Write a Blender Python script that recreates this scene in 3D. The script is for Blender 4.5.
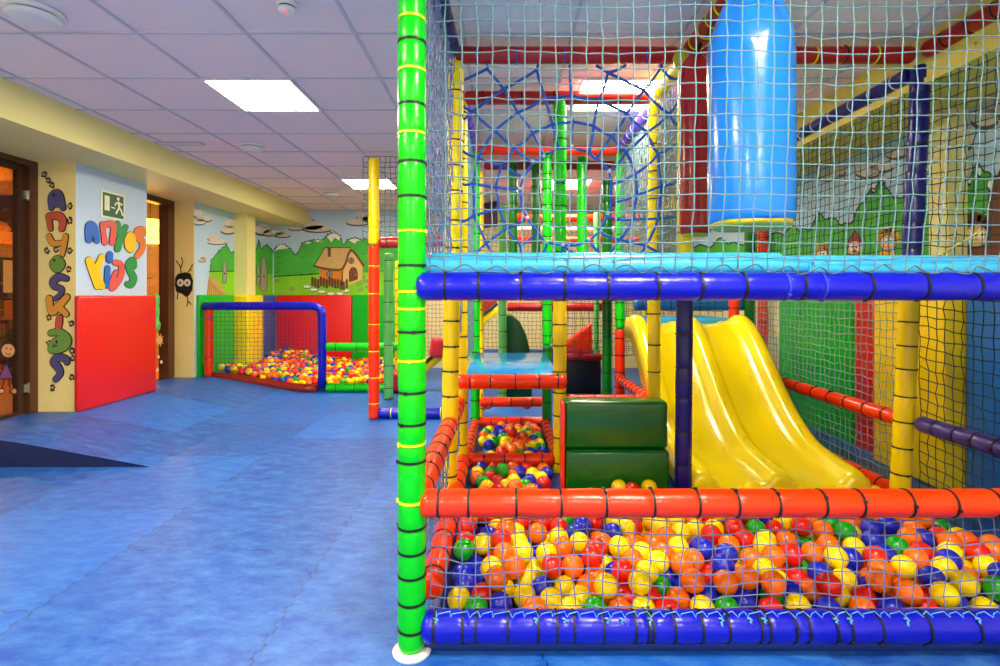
import bpy, bmesh, math, random
import numpy as np
from mathutils import Vector, Matrix, Quaternion

S = bpy.context.scene
C = S.collection
for o in list(bpy.data.objects):
    bpy.data.objects.remove(o)

# ------------------------------------------------------------------ camera, world, exposure
EYE = 1.25            # camera height (m)
FPX, U0, V0 = 525.0, 503.0, 295.0
cam_d = bpy.data.cameras.new('camera')
cam = bpy.data.objects.new('camera', cam_d)
C.objects.link(cam)
cam.location = (0, 0, EYE)
cam.rotation_euler = (math.pi / 2, 0, 0)
cam_d.sensor_width = 36.0
cam_d.lens = 36.0 * FPX / 1000.0
cam_d.shift_x = -0.003
cam_d.shift_y = -0.038
cam_d.clip_start = 0.05
S.camera = cam

W = bpy.data.worlds.new('world')
S.world = W
W.use_nodes = True
W.node_tree.nodes['Background'].inputs[0].default_value = (1.0, 0.94, 0.86, 1)
W.node_tree.nodes['Background'].inputs[1].default_value = 0.75

S.view_settings.view_transform = 'Standard'
S.view_settings.look = 'None'
S.view_settings.gamma = 1.0
S.view_settings.use_curve_mapping = False
S.view_settings.exposure = 0.8

LAMP_STRENGTH = 46.0     # ceiling panels
CAFE_LAMP = 24.0

rnd = random.Random(7)

# ------------------------------------------------------------------ helpers
def P(u, v, Z):
    """room point seen at pixel (u, v) at distance Z"""
    return Vector(((u - U0) * Z / FPX, Z, EYE + (V0 - v) * Z / FPX))

def lin(c):
    r = []
    for x in c:
        x /= 255.0
        r.append(x / 12.92 if x <= 0.04045 else ((x + 0.055) / 1.055) ** 2.4)
    return (r[0], r[1], r[2], 1.0)

MATS = {}
def mat(name, rgb, rough=0.5, bump=0.0, bscale=20.0, spec=0.5, coat=0.0, vary=0.0, emit=0.0, metal=0.0, det=3.0):
    if name in MATS:
        return MATS[name]
    m = bpy.data.materials.new(name)
    m.use_nodes = True
    nt = m.node_tree
    b = nt.nodes['Principled BSDF']
    b.inputs['Base Color'].default_value = lin(rgb)
    b.inputs['Roughness'].default_value = rough
    b.inputs['Specular IOR Level'].default_value = spec
    b.inputs['Metallic'].default_value = metal
    b.inputs['Coat Weight'].default_value = coat
    b.inputs['Coat Roughness'].default_value = 0.12
    if emit:
        b.inputs['Emission Color'].default_value = lin(rgb)
        b.inputs['Emission Strength'].default_value = emit
    if bump or vary:
        tc = nt.nodes.new('ShaderNodeTexCoord')
        n = nt.nodes.new('ShaderNodeTexNoise')
        n.inputs['Scale'].default_value = bscale
        n.inputs['Detail'].default_value = det
        nt.links.new(tc.outputs['Object'], n.inputs['Vector'])
        if bump:
            bp = nt.nodes.new('ShaderNodeBump')
            bp.inputs['Strength'].default_value = bump
            bp.inputs['Distance'].default_value = 0.02
            nt.links.new(n.outputs['Fac'], bp.inputs['Height'])
            nt.links.new(bp.outputs['Normal'], b.inputs['Normal'])
        if vary:
            mx = nt.nodes.new('ShaderNodeMix')
            mx.data_type = 'RGBA'
            c = lin(rgb)
            mx.inputs['A'].default_value = tuple(max(0, x * (1 - vary)) for x in c[:3]) + (1,)
            mx.inputs['B'].default_value = tuple(min(1, x * (1 + vary)) for x in c[:3]) + (1,)
            nt.links.new(n.outputs['Fac'], mx.inputs['Factor'])
            nt.links.new(mx.outputs['Result'], b.inputs['Base Color'])
    MATS[name] = m
    return m

def vinyl(name, rgb, rough=0.28, bump=0.22):
    return mat('vinyl_' + name, rgb, rough, bump, 14.0, 0.42, 0.06)

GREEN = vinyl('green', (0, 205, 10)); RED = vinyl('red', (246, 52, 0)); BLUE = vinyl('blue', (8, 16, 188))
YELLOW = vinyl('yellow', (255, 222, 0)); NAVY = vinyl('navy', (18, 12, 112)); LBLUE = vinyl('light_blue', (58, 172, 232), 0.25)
DGREEN = vinyl('dark_green', (0, 120, 22)); SHADE_RED = vinyl('shaded_red', (178, 24, 18)); PGREEN = vinyl('pale_green', (95, 190, 95))  # dark red for inner rails: red with their shade put into the colour
PURPLE = vinyl('violet', (70, 50, 225)); MBLUE = vinyl('mid_blue', (30, 120, 205)); DNAVY = vinyl('deep_navy', (14, 22, 75))
BAGBLUE = mat('bag_vinyl_blue', (20, 128, 228), 0.22, 0.10, 6.0, 0.5, 0.3)
BAGRED = mat('bag_vinyl_red', (170, 22, 18), 0.25, 0.08, 6.0, 0.5, 0.2)
OLIVE = vinyl('olive_yellow', (186, 172, 26))
BLACK = mat('tie_black', (12, 12, 14), 0.5); TYEL = mat('tie_yellow', (235, 245, 20), 0.4); TWHITE = mat('tie_white', (220, 225, 240), 0.4)
TBLUE = mat('tie_blue', (40, 60, 190), 0.45)
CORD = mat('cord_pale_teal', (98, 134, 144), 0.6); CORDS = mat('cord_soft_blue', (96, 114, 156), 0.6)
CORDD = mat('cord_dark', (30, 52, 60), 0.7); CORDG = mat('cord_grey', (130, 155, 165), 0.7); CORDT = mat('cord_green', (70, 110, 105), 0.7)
ROPE = mat('rope_blue', (18, 88, 195), 0.6, 0.3, 160.0); KNOT = mat('clamp_grey', (190, 205, 210), 0.4)
WHITE = mat('white_plastic', (235, 235, 232), 0.4); CEIL = mat('ceiling_tile', (248, 230, 230), 0.75, 0.05, 90.0)
GRID = mat('ceiling_bar', (205, 198, 205), 0.6)
PAINTY = mat('paint_yellow', (250, 230, 146), 0.6, 0.05, 30.0, vary=0.05); PAINTB = mat('paint_pale_blue', (196, 220, 240), 0.6, 0.03, 30.0)
PAINTBEAM = mat('paint_cream_yellow', (238, 230, 150), 0.6, 0.03, 30.0); BEIGE = mat('paint_beige', (238, 222, 165), 0.7, 0.05, 25.0, vary=0.06)
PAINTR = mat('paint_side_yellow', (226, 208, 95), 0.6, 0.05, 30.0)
WOOD = mat('dark_wood', (88, 48, 22), 0.45, 0.1, 30.0, vary=0.35); WOODO = mat('orange_wood', (205, 128, 42), 0.45, 0.1, 25.0, vary=0.3)
WOODD = mat('brown_wood', (60, 30, 14), 0.5, 0.1, 30.0, vary=0.3); CAFEFLOOR = mat('cafe_floorboards', (190, 110, 40), 0.3, 0.05, 12.0, vary=0.3)
STEEL = mat('steel', (190, 190, 190), 0.3, metal=1.0)

def obj(name, bm, m, parent=None, smooth=True, loc=None):
    me = bpy.data.meshes.new(name)
    bm.normal_update()
    bm.to_mesh(me); bm.free()
    if smooth:
        for p in me.polygons: p.use_smooth = True
    for x in (m if isinstance(m, (list, tuple)) else [m]):
        me.materials.append(x)
    o = bpy.data.objects.new(name, me)
    C.objects.link(o)
    if parent: o.parent = parent
    if loc is not None: o.location = loc
    return o

def tag(o, label, cat, group=None, kind=None):
    o['label'] = label; o['category'] = cat
    if group: o['group'] = group
    if kind: o['kind'] = kind
    return o

def empty(name, loc, label, cat, group=None):
    o = bpy.data.objects.new(name, None)
    o.empty_display_size = 0.1
    C.objects.link(o); o.location = loc
    return tag(o, label, cat, group)

def struct(name, bm, m, smooth=False):
    o = obj(name, bm, m, None, smooth); o['kind'] = 'structure'
    return o

def box(bm, a, b, mi=0):
    x0, y0, z0 = a; x1, y1, z1 = b
    vs = [bm.verts.new(p) for p in ((x0,y0,z0),(x1,y0,z0),(x1,y1,z0),(x0,y1,z0),(x0,y0,z1),(x1,y0,z1),(x1,y1,z1),(x0,y1,z1))]
    fs = []
    for q in ((0,3,2,1),(4,5,6,7),(0,1,5,4),(1,2,6,5),(2,3,7,6),(3,0,4,7)):
        f = bm.faces.new([vs[i] for i in q]); f.material_index = mi; fs.append(f)
    return fs

def boxbm(a, b, bev=0.0, seg=2):
    bm = bmesh.new()
    box(bm, [min(a[i], b[i]) for i in range(3)], [max(a[i], b[i]) for i in range(3)])
    if bev:
        bmesh.ops.bevel(bm, geom=bm.edges[:], offset=bev, segments=seg, profile=0.5, affect='EDGES')
    return bm

def frame(d):
    d = d.normalized()
    a = Vector((0, 0, 1)) if abs(d.z) < 0.9 else Vector((1, 0, 0))
    u = d.cross(a).normalized()
    return u, d.cross(u).normalized()

def tube(bm, pts, r, seg=6, mi=0, cap=True):
    """polyline tube; r number or list"""
    pts = [Vector(p) for p in pts]
    n = len(pts); rings = []
    for i, p in enumerate(pts):
        d = pts[min(i + 1, n - 1)] - pts[max(i - 1, 0)]
        u, w = frame(d)
        if i and rings:
            pu = rings[-1][1]
            u = (pu - d.normalized() * pu.dot(d.normalized()))
            u = u.normalized() if u.length > 1e-6 else frame(d)[0]
            w = d.normalized().cross(u)
        rr = r[i] if isinstance(r, (list, tuple)) else r
        rings.append(([bm.verts.new(p + (u * math.cos(2*math.pi*k/seg) + w * math.sin(2*math.pi*k/seg)) * rr) for k in range(seg)], u))
    for i in range(n - 1):
        a, b = rings[i][0], rings[i + 1][0]
        for k in range(seg):
            f = bm.faces.new((a[k], a[(k+1) % seg], b[(k+1) % seg], b[k])); f.material_index = mi
    if cap:
        for rg in (rings[0][0][::-1], rings[-1][0]):
            f = bm.faces.new(rg); f.material_index = mi

def lathe(bm, prof, seg=24, center=(0, 0), mi=0, fold=None):
    """prof: list of (radius, z)"""
    rings = []
    for j, (r, z) in enumerate(prof):
        ring = []
        for k in range(seg):
            a = 2*math.pi*k/seg
            rr = r * (fold(a, z) if fold else 1)
            ring.append(bm.verts.new((center[0] + rr*math.cos(a), center[1] + rr*math.sin(a), z)))
        rings.append(ring)
    for j in range(len(rings) - 1):
        for k in range(seg):
            f = bm.faces.new((rings[j][k], rings[j][(k+1) % seg], rings[j+1][(k+1) % seg], rings[j+1][k])); f.material_index = mi
    f = bm.faces.new(rings[0][::-1]); f.material_index = mi
    f = bm.faces.new(rings[-1]); f.material_index = mi

# ---- padded tubes with cable ties
TIE = {}
def tie_mesh(r, m, w=0.008):
    key = (round(r, 4), m.name, w)
    if key not in TIE:
        bm = bmesh.new(); seg = 20
        prof = [(r*0.93, -w/2), (r + 0.003, -w/2), (r + 0.003, w/2), (r*0.93, w/2)]
        rings = [[bm.verts.new((a*math.cos(2*math.pi*k/seg), a*math.sin(2*math.pi*k/seg), z)) for k in range(seg)] for a, z in prof]
        for j in range(4):
            A, B = rings[j], rings[(j+1) % 4]
            for k in range(seg): bm.faces.new((A[k], A[(k+1) % seg], B[(k+1) % seg], B[k]))
        box(bm, (r - 0.002, -0.005, -w*0.7), (r + 0.008, 0.005, w*0.7))
        me = bpy.data.meshes.new('cable_tie'); bm.to_mesh(me); bm.free(); me.materials.append(m)
        TIE[key] = me
    return TIE[key]

def sleeve_bm(L, r, ties, seed=0, seg=22, flat_ends=False):
    rg = random.Random(seed)
    bm = bmesh.new()
    zs = set([0, L])
    n = max(4, int(L / 0.045))
    for i in range(n + 1): zs.add(round(i * L / n, 4))
    for t in ties:
        for d in (-.022, -.01, 0, .01, .022): zs.add(round(min(max(t + d, 0), L), 4))
    e = r * 0.45
    zs = [z for z in sorted(zs) if e < z < L - e]
    out = []
    for z in zs:
        if not out or z - out[-1] > 0.004: out.append(z)
    prof = [(r*0.55, 0), (r*0.86, e*0.25)] + [(r, z) for z in [e] + out + [L - e]] + [(r*0.86, L - e*0.25), (r*0.55, L)]
    ph = [rg.uniform(0, 6.28) for _ in range(6)]
    rings = []
    for rad, z in prof:
        pinch = 1.0
        for t in ties:
            pinch -= 0.075 * math.exp(-((z - t) / 0.011) ** 2)
        ring = []
        for k in range(seg):
            a = 2*math.pi*k/seg
            w = 1 + 0.010*math.sin(3*a + ph[0] + 14*z) + 0.008*math.sin(2*a + ph[1] - 23*z) + 0.006*math.sin(5*a + 41*z + ph[2])
            ring.append(bm.verts.new((rad*pinch*w*math.cos(a), rad*pinch*w*math.sin(a), z)))
        rings.append(ring)
    for j in range(len(rings) - 1):
        for k in range(seg):
            bm.faces.new((rings[j][k], rings[j][(k+1) % seg], rings[j+1][(k+1) % seg], rings[j+1][k]))
    bm.faces.new(rings[0][::-1]); bm.faces.new(rings[-1])
    return bm

SEED = [0]
def put_sleeve(name, p0, p1, r, m, ties, tm, parent=None, seg=22):
    p0 = Vector(p0); p1 = Vector(p1); d = p1 - p0; L = d.length
    SEED[0] += 1
    if isinstance(ties, (int, float)):
        rg = random.Random(SEED[0] * 13 + 5)
        t = []
        if ties > 0:
            x = ties * 0.55
            while x < L - 0.04:
                t.append(x); x += ties * rg.uniform(0.88, 1.12)
        ties = t
    o = obj(name, sleeve_bm(L, r, ties, SEED[0], seg), m, parent)
    q = Vector((0, 0, 1)).rotation_difference(d.normalized())
    o.rotation_mode = 'QUATERNION'; o.rotation_quaternion = q
    o.location = p0 - (parent.location if parent else Vector())
    for k, t in enumerate(ties):
        mm = tm[k % len(tm)] if isinstance(tm, (list, tuple)) else tm
        c = bpy.data.objects.new('cable_tie', tie_mesh(r * 0.955, mm))
        C.objects.link(c); c.parent = o; c.location = (0, 0, t); c.rotation_euler = (0, 0, (SEED[0] * 1.7 + k * 0.3) % 6.28)
    return o

def rail(p0, p1, r, m, label, ties=0.17, tm=BLACK, group=None, name='padded_rail', cat='padded rail', seg=22):
    return tag(put_sleeve(name, p0, p1, r, m, ties, tm, None, seg), label, cat, group)

def post(x, y, segs, r, label, ties=0.16, tm=BLACK, lean=0.0, group=None, x1=None):
    """segs: list of (z0, z1, material[, ties, tiemat])"""
    zb, zt = segs[0][0], segs[-1][1]
    def pt(z): return Vector((x + lean * (z - zb), y, z))
    if len(segs) == 1:
        return tag(put_sleeve('padded_post', pt(zb), pt(zt), r, segs[0][2], ties, tm), label, 'padded post', group)
    root = empty('padded_post', pt(zb), label, 'padded post', group)
    for s in segs:
        o = put_sleeve('foam_sleeve', pt(s[0]), pt(s[1]), r, s[2], s[3] if len(s) > 3 else ties, s[4] if len(s) > 4 else tm, root)
        o['label'] = {GREEN: 'green', RED: 'red', YELLOW: 'yellow', NAVY: 'navy blue', DGREEN: 'dark green'}.get(s[2], 'padded') + ' sleeve'
    return root

# ---- nets
def net(o, U, V, nu, nv, r, m, label, group=None, jit=0.004, fn=None, knots=False, seed=1, seg=4, name='safety_net'):
    rg = random.Random(seed)
    o = Vector(o); U = Vector(U); V = Vector(V); N = U.cross(V).normalized()
    wob = [[(rg.gauss(0, jit), rg.gauss(0, jit), rg.gauss(0, jit)) for _ in range(nv + 1)] for _ in range(nu + 1)]
    g = []
    for i in range(nu + 1):
        col = []
        for j in range(nv + 1):
            s, t = i / nu, j / nv
            p = o + U * s + V * t
            a = wob[i][j]
            p = p + U.normalized() * a[0] + V.normalized() * a[1] + N * a[2]
            if fn:
                du, dv, dn = fn(s, t)
                p = p + U.normalized() * du + V.normalized() * dv + N * dn
            col.append(p)
        g.append(col)
    bm = bmesh.new()
    for i in range(nu + 1): tube(bm, g[i], r, seg, cap=False)
    for j in range(nv + 1): tube(bm, [g[i][j] for i in range(nu + 1)], r, seg, cap=False)
    if knots:
        for col in g:
            for p in col:
                bmesh.ops.create_icosphere(bm, subdivisions=1, radius=r * 1.75, matrix=Matrix.Translation(p)) if False else octa(bm, p, r * 1.8)
    ob = obj(name, bm, m)
    tag(ob, label, 'net', group)
    return ob

def octa(bm, p, r):
    vs = [bm.verts.new(p + Vector(d) * r) for d in ((1,0,0),(0,1,0),(-1,0,0),(0,-1,0),(0,0,1),(0,0,-1))]
    for k in range(4):
        bm.faces.new((vs[k], vs[(k+1) % 4], vs[4])); bm.faces.new((vs[(k+1) % 4], vs[k], vs[5]))

# ---- flat painted shapes on a wall plane
class Wall:
    """maps photo pixels onto a wall plane of the room; shapes are built there as paint layers"""
    def __init__(self, axis, val, nsign):
        self.axis, self.val, self.ns = axis, val, nsign
    def pt(self, u, v, lift):
        if self.axis == 'y': p = P(u, v, self.val)
        else:
            p = P(u, v, self.val * FPX / (u - U0))
        if self.axis == 'y': p.y += self.ns * lift
        else: p.x += self.ns * lift
        return p
    def poly(self, bm, pts, lift, mi=0):
        vs = [bm.verts.new(self.pt(u, v, lift)) for u, v in pts]
        try:
            f = bm.faces.new(vs); f.material_index = mi
            n = Vector((0, self.ns, 0)) if self.axis == 'y' else Vector((self.ns, 0, 0))
            f.normal_update()
            if f.normal.dot(n) < 0: f.normal_flip()
            bmesh.ops.triangulate(bm, faces=[f])
        except ValueError: pass
    def disc(self, bm, u, v, ru, rv, lift, mi=0, n=18):
        self.poly(bm, [(u + ru*math.cos(2*math.pi*k/n), v + rv*math.sin(2*math.pi*k/n)) for k in range(n)], lift, mi)
    def stroke(self, bm, pts, lift, mi=0, grow=0.0, sub=5):
        """thick rounded brush stroke; pts (u, v, r)"""
        q = []
        n = len(pts)
        for i in range(n - 1):
            p0, p1, p2, p3 = pts[max(i-1, 0)], pts[i], pts[i+1], pts[min(i+2, n-1)]
            for k in range(sub):
                t = k / sub
                q.append([0.5*((2*p1[c]) + (-p0[c]+p2[c])*t + (2*p0[c]-5*p1[c]+4*p2[c]-p3[c])*t*t + (-p0[c]+3*p1[c]-3*p2[c]+p3[c])*t**3) for c in range(3)])
        q.append(list(pts[-1]))
        for i, (u, v, r) in enumerate(q):
            lift += 4e-5
            self.disc(bm, u, v, r + grow, r + grow, lift, mi, 14)
            if i:
                u0, v0, r0 = q[i-1]
                d = math.hypot(u-u0, v-v0)
                if d > 1e-4:
                    nx, ny = -(v-v0)/d, (u-u0)/d
                    a, b = r0 + grow, r + grow
                    self.poly(bm, [(u0+nx*a, v0+ny*a), (u+nx*b, v+ny*b), (u-nx*b, v-ny*b), (u0-nx*a, v0-ny*a)], lift + 2e-5, mi)
    def line(self, bm, pts, w, lift, mi=0):
        self.stroke(bm, [(u, v, w) for u, v in pts], lift, mi, 0, 3)

# ------------------------------------------------------------------ lamps of the room
CEIL_Z = EYE + 1.46
DIFF = mat('lamp_diffuser', (255, 240, 214), 0.5, emit=LAMP_STRENGTH)
def ceiling_lamp(x, y, label):
    t = empty('ceiling_light', (x, y, CEIL_Z), label, 'ceiling light', 'square ceiling light panels')
    obj('diffuser', boxbm((-.285, -.285, -.006), (.285, .285, -.002)), DIFF, t, False)
    bm = bmesh.new()
    for a, b in (((-.305,-.305,-.012),(.305,-.285,0)), ((-.305,.285,-.012),(.305,.305,0)), ((-.305,-.285,-.012),(-.285,.285,0)), ((.285,-.285,-.012),(.305,.285,0))):
        box(bm, a, b)
    obj('lamp_frame', bm, WHITE, t, False)
ceiling_lamp(-1.735, 3.84, 'bright square ceiling light panel above the open blue floor, nearer one')
ceiling_lamp(-1.735, 6.88, 'bright square ceiling light panel far back by the yellow and red post')
ceiling_lamp(0.83, 3.84, 'glowing square ceiling light seen through nets above the rope web')
ceiling_lamp(-1.735, 0.80, 'square ceiling light panel above the foreground blue floor')
ceiling_lamp(0.83, 0.80, 'square ceiling light panel in front of the green corner post')
ceiling_lamp(0.83, -1.6, 'square ceiling light panel on the right behind the viewer')
ceiling_lamp(-1.735, -1.6, 'square ceiling light panel on the left behind the viewer')
ceiling_lamp(0.83, 6.88, 'square ceiling light panel at the far back of the play frame')

# ------------------------------------------------------------------ room shell
XL, XP, XM, XR, YB = -4.2, -3.84, -3.93, 2.97, 9.0
XBL, XBR, ZS = -3.36, 2.38, EYE + 1.19
YF = -2.0

def floor_material():
    m = bpy.data.materials.new('foam_mat_blue'); m.use_nodes = True
    nt = m.node_tree; N = nt.nodes; L = nt.links
    b = N['Principled BSDF']
    tc = N.new('ShaderNodeTexCoord')
    # jigsaw edges: shift the coordinates by a small square-ish wave
    sep = N.new('ShaderNodeSeparateXYZ'); L.new(tc.outputs['Object'], sep.inputs[0])
    def wave(src):
        a = N.new('ShaderNodeMath'); a.operation = 'MULTIPLY'; a.inputs[1].default_value = 70.0; L.new(src, a.inputs[0])
        s = N.new('ShaderNodeMath'); s.operation = 'SINE'; L.new(a.outputs[0], s.inputs[0])
        k = N.new('ShaderNodeMath'); k.operation = 'MULTIPLY'; k.inputs[1].default_value = 3.0; k.use_clamp = True; L.new(s.outputs[0], k.inputs[0])
        g = N.new('ShaderNodeMath'); g.operation = 'MULTIPLY'; g.inputs[1].default_value = 0.014; L.new(k.outputs[0], g.inputs[0])
        return g.outputs[0]
    ax = N.new('ShaderNodeMath'); ax.operation = 'ADD'; L.new(sep.outputs[0], ax.inputs[0]); L.new(wave(sep.outputs[1]), ax.inputs[1])
    ay = N.new('ShaderNodeMath'); ay.operation = 'ADD'; L.new(sep.outputs[1], ay.inputs[0]); L.new(wave(sep.outputs[0]), ay.inputs[1])
    off = N.new('ShaderNodeMath'); off.operation = 'ADD'; off.inputs[1].default_value = 10.42; L.new(ay.outputs[0], off.inputs[0])
    off2 = N.new('ShaderNodeMath'); off2.operation = 'ADD'; off2.inputs[1].default_value = 10.85; L.new(ax.outputs[0], off2.inputs[0])
    cmb = N.new('ShaderNodeCombineXYZ'); L.new(off.outputs[0], cmb.inputs[0]); L.new(off2.outputs[0], cmb.inputs[1])
    br = N.new('ShaderNodeTexBrick')
    br.offset = 0.5; br.inputs['Scale'].default_value = 1.0
    br.inputs['Brick Width'].default_value = 1.0; br.inputs['Row Height'].default_value = 1.0
    br.inputs['Mortar Size'].default_value = 0.004; br.inputs['Mortar Smooth'].default_value = 0.3; br.inputs['Bias'].default_value = 0.0
    br.inputs['Color1'].default_value = lin((0, 48, 146)); br.inputs['Color2'].default_value = lin((8, 94, 196)); br.inputs['Mortar'].default_value = lin((6, 30, 100))
    L.new(cmb.outputs[0], br.inputs['Vector'])
    # scuffs: streaky noise
    mp = N.new('ShaderNodeMapping'); mp.inputs['Scale'].default_value = (6.0, 12.0, 5.0); mp.inputs['Rotation'].default_value = (0, 0, 0.5)
    L.new(tc.outputs['Object'], mp.inputs['Vector'])
    n1 = N.new('ShaderNodeTexNoise'); n1.inputs['Scale'].default_value = 1.3; n1.inputs['Detail'].default_value = 8; n1.inputs['Roughness'].default_value = 0.72
    L.new(mp.outputs[0], n1.inputs['Vector'])
    rp = N.new('ShaderNodeValToRGB'); rp.color_ramp.elements[0].position = 0.38; rp.color_ramp.elements[1].position = 0.72
    L.new(n1.outputs['Fac'], rp.inputs['Fac'])
    mx = N.new('ShaderNodeMix'); mx.data_type = 'RGBA'; mx.inputs['B'].default_value = lin((92, 166, 234))
    sc = N.new('ShaderNodeMath'); sc.operation = 'MULTIPLY'; sc.inputs[1].default_value = 0.48; L.new(rp.outputs['Color'], sc.inputs[0])
    L.new(sc.outputs[0], mx.inputs['Factor']); L.new(br.outputs['Color'], mx.inputs['A'])
    n2 = N.new('ShaderNodeTexNoise'); n2.inputs['Scale'].default_value = 0.9; n2.inputs['Detail'].default_value = 4
    L.new(tc.outputs['Object'], n2.inputs['Vector'])
    mx2 = N.new('ShaderNodeMix'); mx2.data_type = 'RGBA'; mx2.inputs['A'].default_value = (0.82, 0.82, 0.9, 1); mx2.inputs['B'].default_value = (1.1, 1.1, 1.06, 1)
    L.new(n2.outputs['Fac'], mx2.inputs['Factor'])
    ml = N.new('ShaderNodeMix'); ml.data_type = 'RGBA'; ml.blend_type = 'MULTIPLY'; ml.inputs['Factor'].default_value = 1
    L.new(mx.outputs['Result'], ml.inputs['A']); L.new(mx2.outputs['Result'], ml.inputs['B'])
    L.new(ml.outputs['Result'], b.inputs['Base Color'])
    rr = N.new('ShaderNodeMapRange'); rr.inputs['To Min'].default_value = 0.34; rr.inputs['To Max'].default_value = 0.52; L.new(n1.outputs['Fac'], rr.inputs['Value'])
    L.new(rr.outputs[0], b.inputs['Roughness'])
    bp = N.new('ShaderNodeBump'); bp.inputs['Strength'].default_value = 0.12; bp.inputs['Distance'].default_value = 0.01
    L.new(n1.outputs['Fac'], bp.inputs['Height']); L.new(bp.outputs[0], b.inputs['Normal'])
    return m
FLOOR = floor_material()

bm = bmesh.new(); box(bm, (XL - .1, YF, -0.1), (XR + .1, YB, 0.0)); struct('floor', bm, FLOOR)

# raised entrance floor with its ramp, dark upright end facing the viewer
RY = 3.815
prof = [(-2.56, 0.0)] + [(-2.56 - 1.14*t, 0.2*(t*t*(3-2*t)*0.35 + t*0.65)) for t in (0.12,.25,.4,.55,.7,.85,1.0)] + [(XL - .02, 0.2)]
bm = bmesh.new()
fa = [bm.verts.new((x, RY, z + .001)) for x, z in prof]; bb = [bm.verts.new((x, YB, z + .001)) for x, z in prof]
for i in range(len(prof) - 1):
    f = bm.faces.new((fa[i], bb[i], bb[i+1], fa[i+1])); f.material_index = 0
    f.normal_update()
    if f.normal.z < 0: f.normal_flip()
g0 = bm.verts.new((XL - .02, RY, 0)); g1 = bm.verts.new((-2.56, RY, 0))
f = bm.faces.new(fa + [g0]); f.material_index = 1
bmesh.ops.triangulate(bm, faces=[f])
ramp = struct('floor_ramp', bm, [FLOOR, mat('ramp_end_navy', (8, 28, 84), 0.5)])
def ramp_z(x):
    for (xa, za), (xb, zb) in zip(prof, prof[1:]):
        if xb <= x <= xa: return za + (zb - za) * (xa - x) / (xa - xb)
    return 0.0 if x > -2.56 else 0.2

bm = bmesh.new(); box(bm, (XL - .1, YF, CEIL_Z + .004), (XR + .1, YB + .1, CEIL_Z + .1)); struct('ceiling', bm, CEIL)
bm = bmesh.new()
x = -2.04 - 0.607 * 3
while x < XR:
    box(bm, (x - .009, YF, CEIL_Z - .004), (x + .009, YB, CEIL_Z + .006)); x += 0.607
y = 2.926 - 0.607 * 10
while y < YB:
    box(bm, (XL, y - .009, CEIL_Z - .0035), (XR, y + .009, CEIL_Z + .006)); y += 0.607
struct('trim_ceiling_grid', bm, GRID)
bm = bmesh.new(); box(bm, (XL - .3, YF, ZS), (XBL, YB, CEIL_Z + .003)); struct('trim_beam_left', bm, PAINTBEAM)
bm = bmesh.new(); box(bm, (XBR, YF, ZS), (XR + .1, YB, CEIL_Z + .003))
box(bm, (XBR - .012, YF, ZS - .004), (XBR + .02, YB, ZS + .03)); struct('trim_beam_right', bm, PAINTR)

bm = bmesh.new(); box(bm, (XL - .1, YB, 0), (-1.62, YB + .1, CEIL_Z), 0); box(bm, (-1.62, YB, 0), (XR + .1, YB + .1, CEIL_Z), 1)
struct('wall_back', bm, [PAINTB, BEIGE])
bm = bmesh.new(); box(bm, (XR, YF, 0), (XR + .1, YB, CEIL_Z)); struct('wall_right', bm, BEIGE)
bm = bmesh.new()
def wall_box(a, b):
    fs = box(bm, a, b)
    fs[3].material_index = 1        # face towards the room
wall_box((XL - .02, 4.72, 0), (XP, 5.66, ZS)); wall_box((XL - .02, 6.68, 0), (XM, YB, ZS))
fs = box(bm, (XL - .15, YF, 0), (XL, 3.35, ZS))
struct('wall_left', bm, [PAINTY, PAINTB])
# column on the left wall and on the right wall
struct('trim_column_left', boxbm((XM, 7.67, 0), (-3.74, 7.93, ZS)), PAINTBEAM)
struct('trim_column_right', boxbm((2.84, 3.35, 0), (XR, 3.50, ZS)), PAINTBEAM)

# ------------------------------------------------------------------ painted walls
SKYP = mat('mural_sky', (182, 212, 232), 0.7, vary=0.06, bscale=2.0); CLOUD = mat('mural_cloud', (215, 208, 192), 0.7, vary=0.15, bscale=5.0)
CLOUDD = mat('mural_cloud_shadow', (88, 78, 66), 0.7); FOL = mat('mural_foliage', (72, 182, 58), 0.7, vary=0.35, bscale=4.0)
GRASS = mat('mural_meadow', (130, 205, 30), 0.7, vary=0.25, bscale=3.0); SNOW = mat('mural_snow', (240, 236, 224), 0.7)
INK = mat('mural_ink', (22, 26, 18), 0.7); ROOF = mat('mural_thatch', (205, 170, 105), 0.7, vary=0.2, bscale=14.0)
COTT = mat('mural_cottage', (224, 186, 112), 0.7, vary=0.1, bscale=9.0); COTO = mat('mural_cottage_side', (214, 128, 32), 0.7, vary=0.2, bscale=9.0)
BRN = mat('mural_brown', (112, 66, 36), 0.7, vary=0.2, bscale=14.0); STONE = mat('mural_stone', (165, 158, 142), 0.7, vary=0.2, bscale=14.0)
STRAW = mat('mural_straw', (196, 160, 92), 0.7, vary=0.4, bscale=22.0); MRED = mat('mural_red', (165, 40, 48), 0.7); MYEL = mat('mural_ochre', (226, 172, 40), 0.7)
SKIN = mat('mural_skin', (222, 172, 120), 0.7)
MUR = [SKYP, CLOUD, CLOUDD, FOL, GRASS, SNOW, INK, ROOF, COTT, COTO, BRN, STONE, STRAW, MRED, MYEL, SKIN]
SK, CL, CD, FO, GR, SN, IK, RF, CT, CO, BR, ST, SW, MR, MY, SKN = range(16)
def Z3(pts): return [(190 + a/5.263, 190 + b/5.263) for a, b in pts]

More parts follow.
